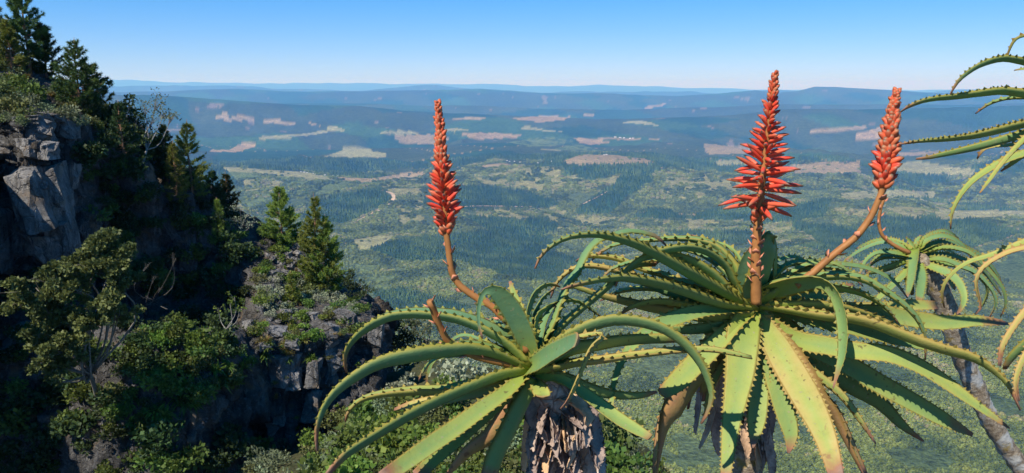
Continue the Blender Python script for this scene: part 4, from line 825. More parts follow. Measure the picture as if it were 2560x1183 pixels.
def spike(root, stem, axis, Y, nb, ang, ln, wid, seed, r_stem=9, dY=0.0, label=None, bracts=9, shut=.45):
    """flower stalk (pixel midline) with a raceme: rings of tubular flowers along the axis"""
    rng = np.random.default_rng(seed); full = crom(list(stem) + list(axis), 60); s = np.linspace(0, 1, 60); Q = np.array([at(u, v, Y + dY * q) for (u, v), q in zip(full[:, :2], s)])
    ns = len(stem); L = np.r_[0, np.cumsum(np.hypot(*np.diff(np.array(list(stem) + list(axis), float), axis=0).T))]; f0 = L[ns] / L[-1]
    px = pxm(axis[0][1], Y); org = Q[0]; mb = MB(); rad = np.interp(s, [0, f0, 1], [r_stem * 1.15, r_stem * .85, r_stem * .3]) * px
    mb.tube(Q - org, rad, 8, rough=.06, rng=rng); st = link('flower_stalk', mb.mesh('flower_stalk', [M_STALK], True), root); st.location = Vector(org) - root.location
    if label: st['label'] = label
    def P(f): return np.array([np.interp(f, s, Q[:, k]) for k in range(3)]) - org
    for i in range(nb):
        t = (i + .5) / nb; f = f0 + (1 - f0) * (t ** .92) * .995; c = P(f); T = P(min(1, f + .02)) - P(f - .02); T /= np.linalg.norm(T)
        az = i * 2.39996 + rng.normal(0, .25); X = np.cross(T, [0, 1, .1]); X /= np.linalg.norm(X); Yv = np.cross(T, X); h = X * math.cos(az) + Yv * math.sin(az)
        an = math.radians(np.interp(t, *ang) + rng.normal(0, 7)); d = T * math.cos(an) + h * math.sin(an); l = np.interp(t, *ln) * px * rng.uniform(.8, 1.15); wd = np.interp(t, *wid) * px / .23
        p = c + h * np.interp(f, s, rad) * .8
        o = link('flower', (BUDS if t + rng.normal(0, .08) < shut and not (t < .05) else CLOSED)[rng.integers(3)], st, frame(p, d, -T + h * .2, l, wd))
    for i in range(bracts):
        f = f0 * (.25 + .8 * (i + rng.uniform(.2, .8)) / bracts) if bracts > 6 else f0 * rng.uniform(.5, 1); f = min(f, .99); T = P(f + .01) - P(f - .01); T /= np.linalg.norm(T); az = i * 2.4; X = np.cross(T, [0, 1, .1]); X /= np.linalg.norm(X); Yv = np.cross(T, X); h = X * math.cos(az) + Yv * math.sin(az)
        link('bract', BRACT, st, frame(P(f) + h * np.interp(f, s, rad) * .85, T + h * .25, np.cross(T, h), rng.uniform(16, 24) * px, rng.uniform(14, 20) * px))
    return st
def trunk(root, pix, Y, rad_px, mat, seed, rough=.12, sides=14, n=40):
    rng = np.random.default_rng(seed); Q = crom([at(u, v, y) for (u, v), y in zip(pix, Y)], n); s = np.linspace(0, 1, n)
    g = ledge_z(Q[-1][0], Q[-1][1]) - .15
    if Q[-1][2] > g: Q = np.vstack([Q, crom([Q[-1], (Q[-1] + [Q[-1][0] + .03, Q[-1][1] + .05, g]) / 2, [Q[-1][0] + .04, Q[-1][1] + .08, g]], 14)[1:]])
    org = np.array(root.location); px = pxm(900, Y[0]); r = np.interp(np.linspace(0, 1, len(Q)), np.linspace(0, 1, len(rad_px)), rad_px) * px
    mb = MB(); mb.tube(Q - org, r, sides, rough=rough, rng=rng); return link('trunk', mb.mesh('trunk', [mat], True), root), Q, r
def mat_aloebark():
    k = NT('aloe_bark'); tc = k.n('TexCoord').outputs['Object']; n = k.noise(22, 5, .7, tc); v = k.n('TexVoronoi'); v.feature = 'DISTANCE_TO_EDGE'; v.inputs['Scale'].default_value = 26
    mp = k.n('Mapping'); mp.inputs['Scale'].default_value = (1, 1, .8); k.l(tc, mp.inputs[0]); k.l(mp.outputs[0], v.inputs['Vector'])
    c = k.ramp(n, [(.3, (.24, .17, .13)), (.5, (.44, .335, .255)), (.7, (.66, .54, .43))]); c = k.mix(k.ramp(v.outputs['Distance'], [(0., .7), (.04, 0.)]), c, (.09, .065, .055))
    k.col(c); k.rough(.9, .1); k.bump(k.math('ADD', k.ramp(v.outputs['Distance'], [(0., 0.), (.15, 1.)]), n), .9, .008); return k.m
def mat_mossbark():
    k = NT('lichen_bark'); tc = k.n('TexCoord').outputs['Object']; n = k.noise(30, 5, .75, tc); n2 = k.noise(5, 4, .6, tc)
    c = k.ramp(n, [(.3, (.10, .07, .045)), (.5, (.30, .235, .16)), (.68, (.52, .45, .34))]); c = k.mix(k.ramp(n2, [(.55, 0.), (.63, .8)]), c, (.50, .50, .46)); c = k.mix(k.ramp(k.noise(7, 3, .6, tc), [(.62, 0.), (.7, .8)]), c, (.32, .22, .03))
    k.col(c); k.rough(.9, .1); k.bump(n, 1., .012); return k.m
M_ALOEBARK = mat_aloebark(); M_MOSSBARK = mat_mossbark()
def dead_skirt(root, L, Y, seed):
    for i, (pts, w, dt) in enumerate(L): add_leaf(root, pts, w, Y, dt, phi=25, phi1=60, dead=True, teeth=.6, thick=.12, chan=.6, seed=seed + i, n=16, age=1)

# ---- left aloe -----------------------------------------------------------
YA = 1.95
A = empty('aloe_plant', at(1400, 1183, 2.02)); A.location.z = ledge_z(A.location.x, A.location.y)
tag(A, 'spiny aloe with dead brown leaf skirt and leaning coral red flower spike', 'plant')
LA = [  # midline, widths, dtip, options
 ([(1325,905),(1285,862),(1225,822),(1150,792),(1085,782),(1020,780),(965,790),(918,815),(884,845),(865,875),(860,902),(866,931)], [44,46,38,28,19,13,6], .02, dict(phi=72, phi1=108, age=.05)),
 ([(1318,912),(1250,880),(1185,865),(1125,868),(1040,879),(950,901),(890,935),(836,978),(807,1020),(792,1062),(789,1097),(792,1128)], [34,42,38,33,26,18,12,6], -.22, dict(phi=66, phi1=104, age=.08)),
 ([(1315,925),(1250,935),(1185,960),(1100,995),(1015,1037),(930,1088),(866,1130),(836,1160),(812,1190)], [22,27,27,25,22,18,13], -.38, dict(phi=88, phi1=102, age=.22)),
 ([(1300,930),(1240,948),(1190,958),(1120,973),(1040,974),(975,980),(922,990),(888,1008),(868,1033),(862,1055)], [24,32,34,28,20,12,5], .05, dict(phi=70, age=.5)),
 ([(1300,945),(1228,973),(1150,990),(1100,1000),(1030,1012),(985,1024)], [30,38,38,34,24,8], .12, dict(phi=40, age=.62)),
 ([(1322,925),(1270,978),(1206,1024),(1142,1071),(1080,1113),(1024,1152),(960,1196)], [30,44,54,56,52,44], -.45, dict(phi=25, age=.45)),
 ([(1310,950),(1285,975),(1240,1020),(1185,1067),(1134,1109),(1083,1152),(1045,1190)], [30,36,40,44,42,38], -.34, dict(phi=30, age=.5)),
 ([(1315,950),(1283,1011),(1228,1088),(1168,1130),(1120,1185)], [40,50,50,36,14], -.05, dict(phi=120, age=.9)),
 ([(1335,950),(1300,1010),(1270,1075),(1240,1140),(1222,1200)], [36,50,56,58,56], -.12, dict(phi=118, phi1=112, age=.3)),
 ([(1332,900),(1318,852),(1295,800),(1268,756),(1240,730),(1218,726),(1204,740),(1196,775),(1197,810),(1206,847)], [46,60,62,60,46,22,16,13,10,4], -.10, dict(phi=28, age=.06, flip=-1)),
 ([(1328,880),(1310,800),(1298,765),(1285,735),(1275,703)], [20,24,22,18,8], .10, dict(phi=20, age=.5, flip=-1)),
 ([(1335,900),(1362,850),(1385,812),(1400,765),(1422,712),(1447,680),(1466,640),(1487,612),(1510,597),(1540,588),(1570,580),(1606,583),(1640,592),(1652,602),(1664,614)], [22,22,20,18,17,15,13,10,4], .42, dict(phi=86, age=.18, flip=1)),
 ([(1340,905),(1382,840),(1418,800),(1470,755),(1522,710),(1552,682),(1583,661),(1608,657),(1635,660),(1648,650)], [24,24,22,20,18,16,12,5], .40, dict(phi=84, age=.18)),
 ([(1316,925),(1352,905),(1385,885),(1415,868),(1442,852)], [44,60,62,56,40], -.28, dict(phi=52, phi1=40, age=.12, cut=True, chan=.5)),
 ([(1335,915),(1400,850),(1456,819),(1507,801),(1557,796),(1608,802),(1664,820),(1717,857),(1754,903),(1777,955),(1783,993),(1770,1034),(1754,1060)], [26,30,30,28,25,22,18,13,5], -.06, dict(phi=82, phi1=96, age=.2)),
 ([(1330,925),(1372,918),(1440,905),(1505,898),(1585,887),(1690,876),(1770,873),(1822,881),(1880,894)], [22,26,26,25,24,22,19,12], -.02, dict(phi=75, age=.6, cut=True)),
 ([(1335,935),(1365,945),(1395,947),(1423,960),(1461,986),(1504,1018),(1545,1048),(1585,1072),(1625,1094)], [22,26,30,36,42,44,38,22], -.25, dict(phi=45, phi1=25, age=.42, cut=True)),
 ([(1340,930),(1398,946),(1461,970),(1510,984),(1560,990),(1605,988),(1640,980)], [34,44,40,32,26,20,8], .10, dict(phi=118, age=.3)),
 ([(1340,920),(1420,878),(1480,866),(1540,855),(1600,849),(1690,846),(1720,850)], [36,44,42,38,34,28,10], .08, dict(phi=112, age=.4)),
 ([(1345,915),(1430,850),(1508,836),(1478,871),(1457,918),(1440,960),(1419,1003),(1402,1022)], [20,18,15,15,14,13,10,4], -.28, dict(phi=55, age=.62)),
 ([(1340,890),(1340,800),(1362,772),(1389,758),(1427,750),(1457,759),(1483,778),(1512,800)], [18,17,15,13,13,11,8,4], .22, dict(phi=70, age=.15)),
 ([(1338,890),(1322,800),(1325,762),(1340,730),(1364,713),(1385,712),(1400,718)], [20,19,18,17,15,11,5], .10, dict(phi=50, age=.12, flip=1)),
 ([(1342,885),(1334,800),(1345,765),(1362,740),(1388,721)], [14,14,12,10,4], .15, dict(phi=50, age=.12, flip=1)),
 ([(1342,890),(1352,840),(1365,795),(1390,756)], [22,24,20,8], .12, dict(phi=40, age=.1, flip=-1)),
 ([(1315,880),(1285,845),(1249,810),(1211,796)], [18,16,12,4], .25, dict(phi=60, age=.1)),
 ([(1310,900),(1260,880),(1190,845),(1155,838),(1130,850),(1118,862)], [14,13,11,10,8,3], .25, dict(phi=50, age=.2)),
 ([(1290,905),(1200,885),(1140,884),(1100,893),(1075,906),(1055,932),(1046,953)], [14,13,12,11,10,8,4], .20, dict(phi=50, age=.35)),
 ([(1290,910),(1180,890),(1120,892),(1090,898),(1075,920),(1068,942),(1066,966)], [14,13,12,11,10,8,4], .26, dict(phi=50, age=.35)),
 ([(1335,950),(1350,975),(1357,985),(1358,992)], [30,44,42,38], -.10, dict(phi=10, age=.5, cut=True)),
 ([(1300,935),(1250,950),(1190,968),(1130,975)], [30,34,28,8], .16, dict(phi=115, age=.2)),
]
for i, (p, w, d, o) in enumerate(LA): add_leaf(A, p, w, YA, d, seed=i, **o)
tA, QA, rA = trunk(A, [(1345,930),(1375,975),(1400,1040),(1412,1110),(1420,1190)], [1.98,2.02,2.06,2.08,2.1], [26,56,76,78,76,76], M_ALOEBARK, 5, .05, 30, 90)
DA = [([(1352,985),(1340,1010),(1335,1040),(1345,1060),(1362,1085),(1368,1103)],[34,40,40,36,26,10],-.10),([(1372,985),(1400,990),(1440,1012),(1462,1040),(1465,1062)],[34,44,42,36,18],-.12),([(1385,1000),(1410,1030),(1435,1055),(1455,1072)],[18,22,20,8],-.13),
      ([(1362,1000),(1372,1040),(1380,1075),(1385,1105)],[16,20,18,10],-.10),([(1400,1010),(1412,1050),(1418,1090),(1428,1125)],[20,26,22,10],-.11),([(1440,1000),(1475,1030),(1490,1075),(1500,1120),(1510,1152)],[24,30,28,22,8],-.03),
      ([(1390,1030),(1385,1070),(1395,1110),(1402,1130)],[18,24,20,8],-.12),([(1330,1010),(1322,1060),(1318,1110),(1312,1180)],[16,22,24,20],.0),([(1345,1050),(1340,1090),(1332,1140),(1325,1190)],[14,18,18,14],-.06),([(1425,1040),(1440,1080),(1432,1130),(1418,1170)],[16,20,18,8],-.11),
      ([(1362,1085),(1366,1120),(1374,1150)],[30,34,16],-.10),([(1460,1060),(1470,1100),(1478,1140)],[18,22,10],-.08),([(1410,1100),(1402,1130),(1408,1165)],[22,24,10],-.12)]
rs = np.random.default_rng(71)
for k in range(30):
    u0 = rs.uniform(1340, 1485); v0 = rs.uniform(975, 1140); L = rs.uniform(80, 150); dx = (u0 - 1410) * .25 + rs.normal(0, 10); w0 = rs.uniform(24, 46)
    DA.append(([(u0, v0), (u0 + dx * .4, v0 + L * .4), (u0 + dx, v0 + L * .75), (u0 + dx * 1.1, v0 + L)], [w0 * .8, w0, w0 * .8, 6], rs.uniform(-.14, -.09)))
dead_skirt(A, DA, 2.02, 900)
spike(A, [(1318,880),(1296,835),(1262,798),(1226,764),(1186,741),(1150,714),(1131,684),(1124,645),(1120,610)], [(1117,590),(1112,520),(1106,430),(1100,340),(1096,285),(1095,256)], YA, 165,
      ([0, .06, .12, .3, .45, .6, 1], [20, 40, 55, 48, 34, 22, 10]), ([0, .06, .12, .3, .45, .6, .8, 1], [24, 36, 46, 42, 30, 23, 19, 12]), ([0, .3, .6, 1], [12, 10.5, 10, 7.5]), 21, 9.5, .05, 'coral red flower spike on a bent stalk with tight buds above', 12)
def cut_stem(root):
    Q = np.array([at(u, v, YA - .12 * s) for (u, v), s in zip(crom([(1318,920),(1228,901),(1177,886),(1134,865),(1113,842),(1096,808),(1085,778),(1075,752)], 24), np.linspace(0, 1, 24))]); px = pxm(850, YA); mb = MB(); org = Q[0]
    mb.tube(Q - org, np.linspace(10, 8.5, 24) * px, 8, rough=.05, rng=np.random.default_rng(3)); st = link('spent_flower_stalk', mb.mesh('spent_stalk', [M_STALK], True), root); st.location = Vector(org) - root.location
    for i, f in enumerate((8, 11, 13, 15, 17, 19, 20, 22, 23)):
        T = Q[min(f + 1, 23)] - Q[f - 1]; T /= np.linalg.norm(T); h = np.cross(T, [0, 1, .2]) * (1 if i % 2 else -1) + np.array([0, -.6, 0]); h /= np.linalg.norm(h); link('bract', BRACT, st, frame(Q[f] - org + h * 8 * px, T + h * .3, np.cross(T, h), 20 * px, 17 * px))
cut_stem(A)

# ---- middle aloe ---------------------------------------------------------
YB = 2.35
B = empty('aloe_plant', at(1870, 1183, 2.45)); B.location.z = ledge_z(B.location.x, B.location.y)
tag(B, 'largest spiny aloe with wide drooping olive leaves and two coral red flower spikes', 'plant')
LB = [
 ([(1885,770),(1811,757),(1760,740),(1710,722),(1659,707),(1608,697),(1558,691),(1507,696),(1456,707),(1426,715),(1404,723)], [22,26,26,24,22,20,16,13,9,4], -.38, dict(phi=80,  age=.15)),
 ([(1880,765),(1824,732),(1773,702),(1722,674),(1672,646),(1634,626),(1596,608),(1545,592),(1494,584),(1443,587),(1405,598),(1370,620),(1348,645),(1337,671)], [26,28,28,26,24,22,18,15,12,9,4], -.36, dict(phi=80,  age=.12)),
 ([(1878,765),(1837,735),(1798,692),(1755,661),(1710,641),(1667,630),(1630,628)], [26,26,24,22,20,16,6], -.05, dict(phi=80,  age=.15)),
 ([(1870,745),(1842,702),(1824,667),(1798,641),(1760,621),(1722,615),(1684,618),(1646,627),(1608,641),(1583,656),(1563,674),(1547,692),(1537,716)], [32,32,28,24,20,18,15,12,9,4], -.15, dict(phi=80,  age=.1)),
 ([(1868,735),(1844,674),(1824,644),(1798,618),(1773,606),(1735,597),(1684,595),(1646,598),(1596,602),(1558,607),(1532,613),(1507,626),(1489,641),(1480,650)], [30,28,24,20,17,15,13,12,10,5], .12, dict(phi=80,  age=.25)),
 ([(1872,700),(1852,655),(1836,630),(1816,615),(1785,605),(1755,598),(1735,590),(1718,588)], [16,14,13,12,11,10,8,5], .3, dict(phi=60, age=.3)),
 ([(1865,760),(1773,722),(1697,702),(1659,687),(1608,672),(1583,661),(1557,649),(1519,640),(1481,638),(1456,642),(1440,652)], [26,26,24,22,20,19,18,16,13,10,5], .12, dict(phi=80,  age=.55)),
 ([(1865,765),(1735,735),(1640,705),(1600,692),(1557,679),(1519,669),(1481,663),(1443,666),(1413,684),(1395,702),(1381,728),(1376,746)], [24,24,22,20,18,17,16,14,11,8,4], .10, dict(phi=80,  age=.65)),
 ([(1870,772),(1811,766),(1735,752),(1672,732),(1621,712),(1590,700)], [30,32,30,26,20,8], .05, dict(phi=118, age=.2)),
 ([(1880,785),(1790,788),(1700,776),(1634,766),(1583,755),(1507,738),(1443,718),(1412,711)], [26,28,26,24,22,18,14,6], .02, dict(phi=100, age=.6)),
 ([(1890,772),(1810,776),(1760,778),(1710,790),(1660,808),(1622,832),(1592,852),(1564,887),(1540,939),(1530,992),(1533,1034),(1556,1074)], [18,26,40,46,46,42,34,24,17,14,11,4], -.42, dict(phi=35, phi1=30, age=.35)),
 ([(1880,785),(1810,812),(1745,822),(1690,822),(1650,815)], [34,38,34,28,12], .0, dict(phi=115, age=.3)),
 ([(1893,745),(1915,728),(1955,715),(2000,706),(2040,703),(2070,716),(2092,746),(2105,790),(2109,840),(2105,890),(2094,932),(2083,971)], [40,60,66,58,44,38,36,36,32,24,14,4], -.25, dict(phi=62, phi1=20, age=.3, flip=1)),
 ([(1895,750),(1990,697),(2050,690),(2118,689),(2171,702),(2223,734),(2265,765),(2297,802),(2313,845),(2314,900)], [28,30,28,27,25,23,20,16,10,4], -.05, dict(phi=80,  age=.25)),
 ([(1895,740),(1960,668),(2012,654),(2065,658),(2144,665),(2197,681),(2239,707),(2269,746)], [20,18,16,16,15,13,10,4], .22, dict(phi=55, age=.25)),
 ([(1893,735),(1920,670),(1950,650),(1985,642),(2010,652),(2029,677)], [14,13,12,11,9,4], .28, dict(phi=50, age=.3)),
 ([(1898,740),(2000,668),(2060,656),(2090,660),(2118,676),(2139,697),(2158,716)], [14,13,12,11,10,8,4], .10, dict(phi=50, age=.4)),
 ([(1895,765),(1960,780),(2030,800),(2118,818),(2223,845),(2329,868),(2400,888)], [30,38,44,44,38,28,8], .15, dict(phi=35, age=.42)),
 ([(1895,762),(1960,770),(2065,787),(2134,792),(2197,808),(2276,839),(2355,866),(2434,889),(2487,923),(2524,962),(2552,1026)], [24,26,28,28,28,27,25,22,17,12,4], -.30, dict(phi=80,  age=.55)),
 ([(1895,755),(1990,775),(2090,786),(2187,784),(2276,798),(2355,808),(2434,803),(2487,805),(2526,811)], [30,40,46,48,48,44,34,22,6], .22, dict(phi=28, age=.48)),
 ([(1895,750),(1990,765),(2118,772),(2197,771),(2276,764),(2342,764)], [28,34,36,36,34,24], .30, dict(phi=35, age=.55, cut=True)),
 ([(1895,750),(1960,748),(2020,742),(2080,728),(2135,712)], [40,48,48,36,10], .30, dict(phi=30, age=.5)),
 ([(1895,775),(1930,815),(1986,850),(2065,866),(2144,880),(2223,888),(2302,919),(2381,970),(2434,1008),(2487,1045),(2525,1072)], [30,44,52,54,52,50,44,38,28,18,5], -.20, dict(phi=28, age=.5, tsp=19, th_px=6)),
 ([(1895,780),(1940,830),(2010,862),(2118,913),(2197,960),(2276,1003),(2355,1047),(2432,1088)], [36,46,52,54,54,50,40,10], -.05, dict(phi=20, age=.42, tsp=17, th_px=6)),
 ([(1890,785),(1920,830),(2018,897),(2118,962),(2197,1010),(2255,1066),(2308,1103)], [36,54,70,66,48,28,6], .05, dict(phi=125, age=.3)),
 ([(1893,775),(1912,815),(1935,855),(1960,900),(1993,955),(2025,1012),(2050,1062),(2072,1120),(2092,1195)], [34,46,66,76,80,76,66,54,40], -.34, dict(phi=12, age=.66, chan=.2, tsp=15, th_px=6)),
 ([(1895,790),(1960,850),(2010,915),(2050,981),(2092,1034),(2129,1113),(2165,1190)], [30,40,44,40,34,28,18], -.06, dict(phi=115, phi1=60, age=.8)),
 ([(1880,770),(1870,795),(1858,830),(1854,880),(1849,935),(1838,1000),(1825,1080),(1814,1195)], [40,76,92,88,78,62,44,26], -.36, dict(phi=8, age=.5, chan=.2, flip=-1, tsp=15, th_px=6)),
 ([(1892,780),(1905,830),(1910,875),(1902,930),(1896,1000),(1890,1060),(1881,1120)], [26,34,40,46,52,46,8], -.18, dict(phi=12, age=.45, flip=-1, chan=.2, tsp=15, th_px=6)),
 ([(1894,780),(1905,830),(1918,885),(1940,955),(1963,1034),(1977,1087),(1971,1133)], [24,34,46,56,54,40,8], -.20, dict(phi=12, age=.42, chan=.2, tsp=15, th_px=6)),
 ([(1880,785),(1840,825),(1780,890),(1717,955),(1680,1008),(1654,1060),(1643,1130),(1636,1195)], [36,46,60,64,52,38,28,14], -.08, dict(phi=110, phi1=70, age=.85)),
 ([(1878,780),(1840,810),(1790,862),(1735,915),(1690,960),(1655,987)], [34,46,58,62,56,34], -.22, dict(phi=30, age=.5, cut=True)),
 ([(1885,770),(1850,815),(1800,870),(1770,930),(1760,1000)], [40,50,50,40,20], .10, dict(phi=125, age=.6)),
 ([(1890,755),(1893,700),(1900,650),(1908,606),(1918,588),(1929,592),(1935,620),(1937,660),(1935,700),(1933,729)], [46,58,56,44,32,24,20,16,11,4], .02, dict(phi=125, phi1=40, age=.3, flip=-1)),
 ([(1885,768),(1868,725),(1862,690),(1868,650),(1880,615)], [40,58,56,40,8], -.06, dict(phi=30, age=.08, flip=1)),
 ([(1888,770),(1880,735),(1882,705),(1892,685)], [40,56,44,10], -.12, dict(phi=20, age=.05, flip=1)),
 ([(1885,760),(1878,715),(1850,680),(1835,655),(1812,640),(1790,640)], [26,26,22,18,12,5], .18, dict(phi=50, age=.12)),
]
LB += [
 ([(1875,755),(1800,700),(1730,665),(1650,650),(1580,655),(1530,672),(1500,702)], [22,21,19,17,14,10,4], .0, dict(phi=78, age=.2)),
 ([(1872,750),(1815,680),(1760,640),(1700,622),(1650,622),(1612,642)], [20,19,17,14,10,4], .25, dict(phi=70, age=.15)),
 ([(1880,770),(1780,745),(1690,725),(1610,720),(1550,728),(1500,752)], [24,23,21,18,13,4], .15, dict(phi=84, age=.4)),
 ([(1878,775),(1790,772),(1710,760),(1640,752),(1580,765),(1540,792)], [24,24,22,18,13,4], -.1, dict(phi=100, age=.5)),
 ([(1895,745),(1960,690),(2030,668),(2100,672),(2160,695),(2200,732)], [20,19,17,15,11,4], .3, dict(phi=75, age=.2)),
 ([(1896,755),(1980,725),(2070,715),(2150,730),(2210,765),(2250,812)], [24,23,21,18,13,4], .1, dict(phi=75, age=.3)),
 ([(1896,765),(2000,760),(2100,765),(2190,790),(2260,825),(2312,868)], [24,25,23,20,14,4], .05, dict(phi=95, age=.4)),
 ([(1893,735),(1935,680),(1985,660),(2045,668),(2090,697)], [16,15,13,10,4], .2, dict(phi=70, age=.25)),
 ([(1890,790),(1850,850),(1805,920),(1775,980),(1760,1050)], [26,30,28,20,5], -.12, dict(phi=60, age=.7)),
 ([(1895,790),(1960,870),(2030,930),(2100,985),(2150,1050),(2190,1110)], [26,32,32,26,18,5], -.1, dict(phi=55, age=.6)),
]
for i, (p, w, d, o) in enumerate(LB): add_leaf(B, p, w, YB, d, seed=100 + i, **o)
def mk_backleaves(root, cu, cv, Y, n, seed, L=(150, 260)):
    rng = np.random.default_rng(seed)
    for i in range(n):       # older leaves of the rosette that point away from the viewer and down
        sx = rng.uniform(-1, 1); l = rng.uniform(*L); p = [(cu + sx * 8, cv), (cu + sx * l * .4, cv + l * .15), (cu + sx * l * .7, cv + l * .5), (cu + sx * l * .8, cv + l * .95)]
        add_leaf(root, p, [30, 40, 30, 8], Y, rng.uniform(.12, .35), phi=130, age=rng.uniform(.3, .8), seed=seed + i, n=18)
mk_backleaves(B, 1890, 785, YB + .03, 9, 600); mk_backleaves(A, 1330, 935, YA + .03, 5, 640, (100, 190))
trunk(B, [(1888,770),(1884,850),(1878,960),(1870,1080),(1862,1200)], [2.40,2.46,2.5,2.52,2.54], [28,48,52,44,42], M_MOSSBARK, 8, .14, 18, 50)
DB = [([(1760,900),(1752,980),(1745,1040),(1738,1085)],[14,18,16,8],.05),([(1800,910),(1790,1000),(1772,1075),(1748,1122)],[18,22,20,8],.05),([(1820,920),(1805,1010),(1792,1080),(1798,1140)],[30,34,28,10],.06),([(1925,960),(1930,1040),(1924,1090),(1926,1132)],[16,18,14,6],.02),([(1840,1000),(1830,1080),(1822,1150)],[24,26,14],.05),([(1880,1000),(1876,1060),(1884,1120)],[22,24,12],.02),([(1850,900),(1838,960),(1846,1030)],[30,30,12],.04)]
for k in range(14):
    u0 = rs.uniform(1850, 1915); v0 = rs.uniform(900, 1080); L = rs.uniform(90, 170); dx = rs.normal(0, 14); w0 = rs.uniform(18, 34)
    DB.append(([(u0, v0), (u0 + dx * .4, v0 + L * .4), (u0 + dx, v0 + L * .75), (u0 + dx * 1.1, v0 + L)], [w0 * .8, w0, w0 * .8, 6], rs.uniform(-.04, .02)))
dead_skirt(B, DB, 2.42, 950)
spike(B, [(1890,760),(1890,700),(1889,640),(1893,580)], [(1895,555),(1903,480),(1913,390),(1923,300),(1933,225),(1939,182)], YB - .10, 136,
      ([0, .05, .09, .2, .35, .5, .65, .8, 1], [15, 30, 98, 84, 74, 60, 44, 30, 10]), ([0, .05, .08, .12, .25, .4, .5, .65, .8, 1], [22, 26, 84, 96, 84, 62, 44, 30, 23, 11]), ([0, .1, .4, .7, 1], [17, 12.5, 10.5, 9.5, 7.5]), 22, 12, 0, 'tall coral red flower spike with spreading open tubular flowers', 24, .82)
spike(B, [(1990,715),(2030,684),(2085,636),(2140,592),(2178,540),(2196,500)], [(2205,475),(2214,420),(2222,360),(2230,300),(2236,255),(2242,228)], YB - .05, 150,
      ([0, .06, .15, .5, 1], [18, 34, 40, 28, 12]), ([0, .1, .3, .6, 1], [26, 38, 34, 27, 13]), ([0, .3, .6, 1], [15, 14, 12.5, 9]), 23, 9, .02, 'orange red flower spike of closed buds on a slanting stalk', 8, .3)

# ---- small aloe behind ---------------------------------------------------
YC = 4.4
Cc = empty('aloe_plant', at(2590, 1215, 4.75)); Cc.location.z = ledge_z(Cc.location.x, Cc.location.y)
tag(Cc, 'small green aloe rosette on a long curved pale bare trunk', 'plant')
def zc(L): return [(2100 + x / 2.689, 560 + y / 2.689) for x, y in L]
LC = [([(480,180),(350,130),(250,130),(130,180),(30,250)],[14,13,11,4],.15,50),([(470,170),(420,130),(330,105),(220,115),(110,165)],[12,11,9,4],.35,50),([(450,210),(350,195),(250,195),(180,240),(150,300),(128,345)],[15,15,13,9,4],-.1,45),
      ([(450,225),(300,222),(220,260),(170,325)],[15,15,12,5],.25,60),([(450,250),(330,295),(230,320),(180,335)],[18,22,16,6],.1,110),([(505,168),(495,255),(482,350),(466,430),(452,490)],[28,27,22,15,5],-.45,20),([(525,250),(540,330),(540,400),(536,460),(534,525)],[20,28,27,22,16],-.4,15),
      ([(480,260),(440,330),(390,380),(300,460),(250,510),(238,548)],[18,20,20,17,13,5],-.3,30),([(530,150),(560,105),(610,72),(690,48),(750,65),(795,105)],[14,13,11,9,4],.35,50),([(530,165),(590,105),(680,80),(760,100),(830,150),(880,230)],[18,16,14,11,4],.1,45),
      ([(540,180),(650,130),(750,130),(850,170),(940,215),(1010,280),(1060,350),(1095,440)],[17,16,15,13,10,4],.3,55),([(550,190),(700,160),(800,170),(880,200),(960,270),(1050,370),(1100,450),(1112,545),(1078,625)],[16,16,15,13,11,8,3],.1,60),([(550,215),(700,210),(830,240),(900,270),(970,325),(1030,400),(1085,480)],[16,16,14,11,4],.4,55),
      ([(550,235),(700,240),(800,280),(900,320),(970,380),(1030,460),(1046,540),(1005,630)],[16,17,16,13,10,4],-.1,55),([(535,262),(650,300),(740,340),(800,400),(832,480),(822,550),(785,605)],[18,24,24,20,15,5],-.3,35),([(560,260),(700,270),(850,300),(950,370),(992,430),(972,520),(910,608)],[14,14,13,11,8,4],.15,70),
      ([(560,280),(640,330),(720,370),(775,440)],[24,28,24,8],.1,40),([(500,180),(480,130),(445,85)],[14,12,4],.05,40),([(505,160),(520,110),(545,75)],[14,12,4],.1,40),([(490,270),(470,350),(480,430),(490,470)],[24,26,20,8],.25,120),([(540,280),(580,350),(600,420),(590,470)],[24,26,20,8],.25,120),([(470,200),(380,180),(280,200),(200,270)],[14,13,12,4],.1,60),([(520,170),(575,140),(660,155),(760,200),(830,260)],[14,14,12,9,4],.5,55)]
for i, (p, w, d, ph) in enumerate(LC): add_leaf(Cc, zc(p), w, YC, d, phi=ph, age=.14 + .3 * ((i * 37) % 10) / 10, seed=200 + i, tsp=10, th_px=4.5, flip=(-1 if i == 17 else None))
trunk(Cc, [(2296,640),(2330,690),(2353,738),(2380,815),(2400,880),(2424,935),(2455,1010),(2495,1085),(2545,1160),(2590,1215)], [4.4,4.42,4.45,4.5,4.55,4.6,4.65,4.7,4.75,4.78], [16,26,26,25,25,25,24,24,26,30], M_MOSSBARK, 12, .1, 14, 70)
def spent(root):
    Q = np.array([at(u, v, YC - .1) for u, v in crom([(2275,632),(2250,622),(2220,603),(2204,585),(2197,555),(2201,525),(2211,495)], 20)]); px = pxm(560, YC); mb = MB(); org = Q[0]; mb.tube(Q - org, np.linspace(5.5, 3.5, 20) * px, 6)
    st = link('spent_flower_stalk', mb.mesh('spent_stalk', [M_STALK], True), root); st.location = Vector(org) - root.location
    for i, f in enumerate((7, 10, 12, 14, 16, 18)):
        h = np.array([1 if i % 2 else -1, -.4, .1]); link('bract', BRACT, st, frame(Q[f] - org + h * 4 * px, np.array([0, 0, 1.]) + h * .3, np.array([0, 1., 0]), 13 * px, 9 * px))
spent(Cc)

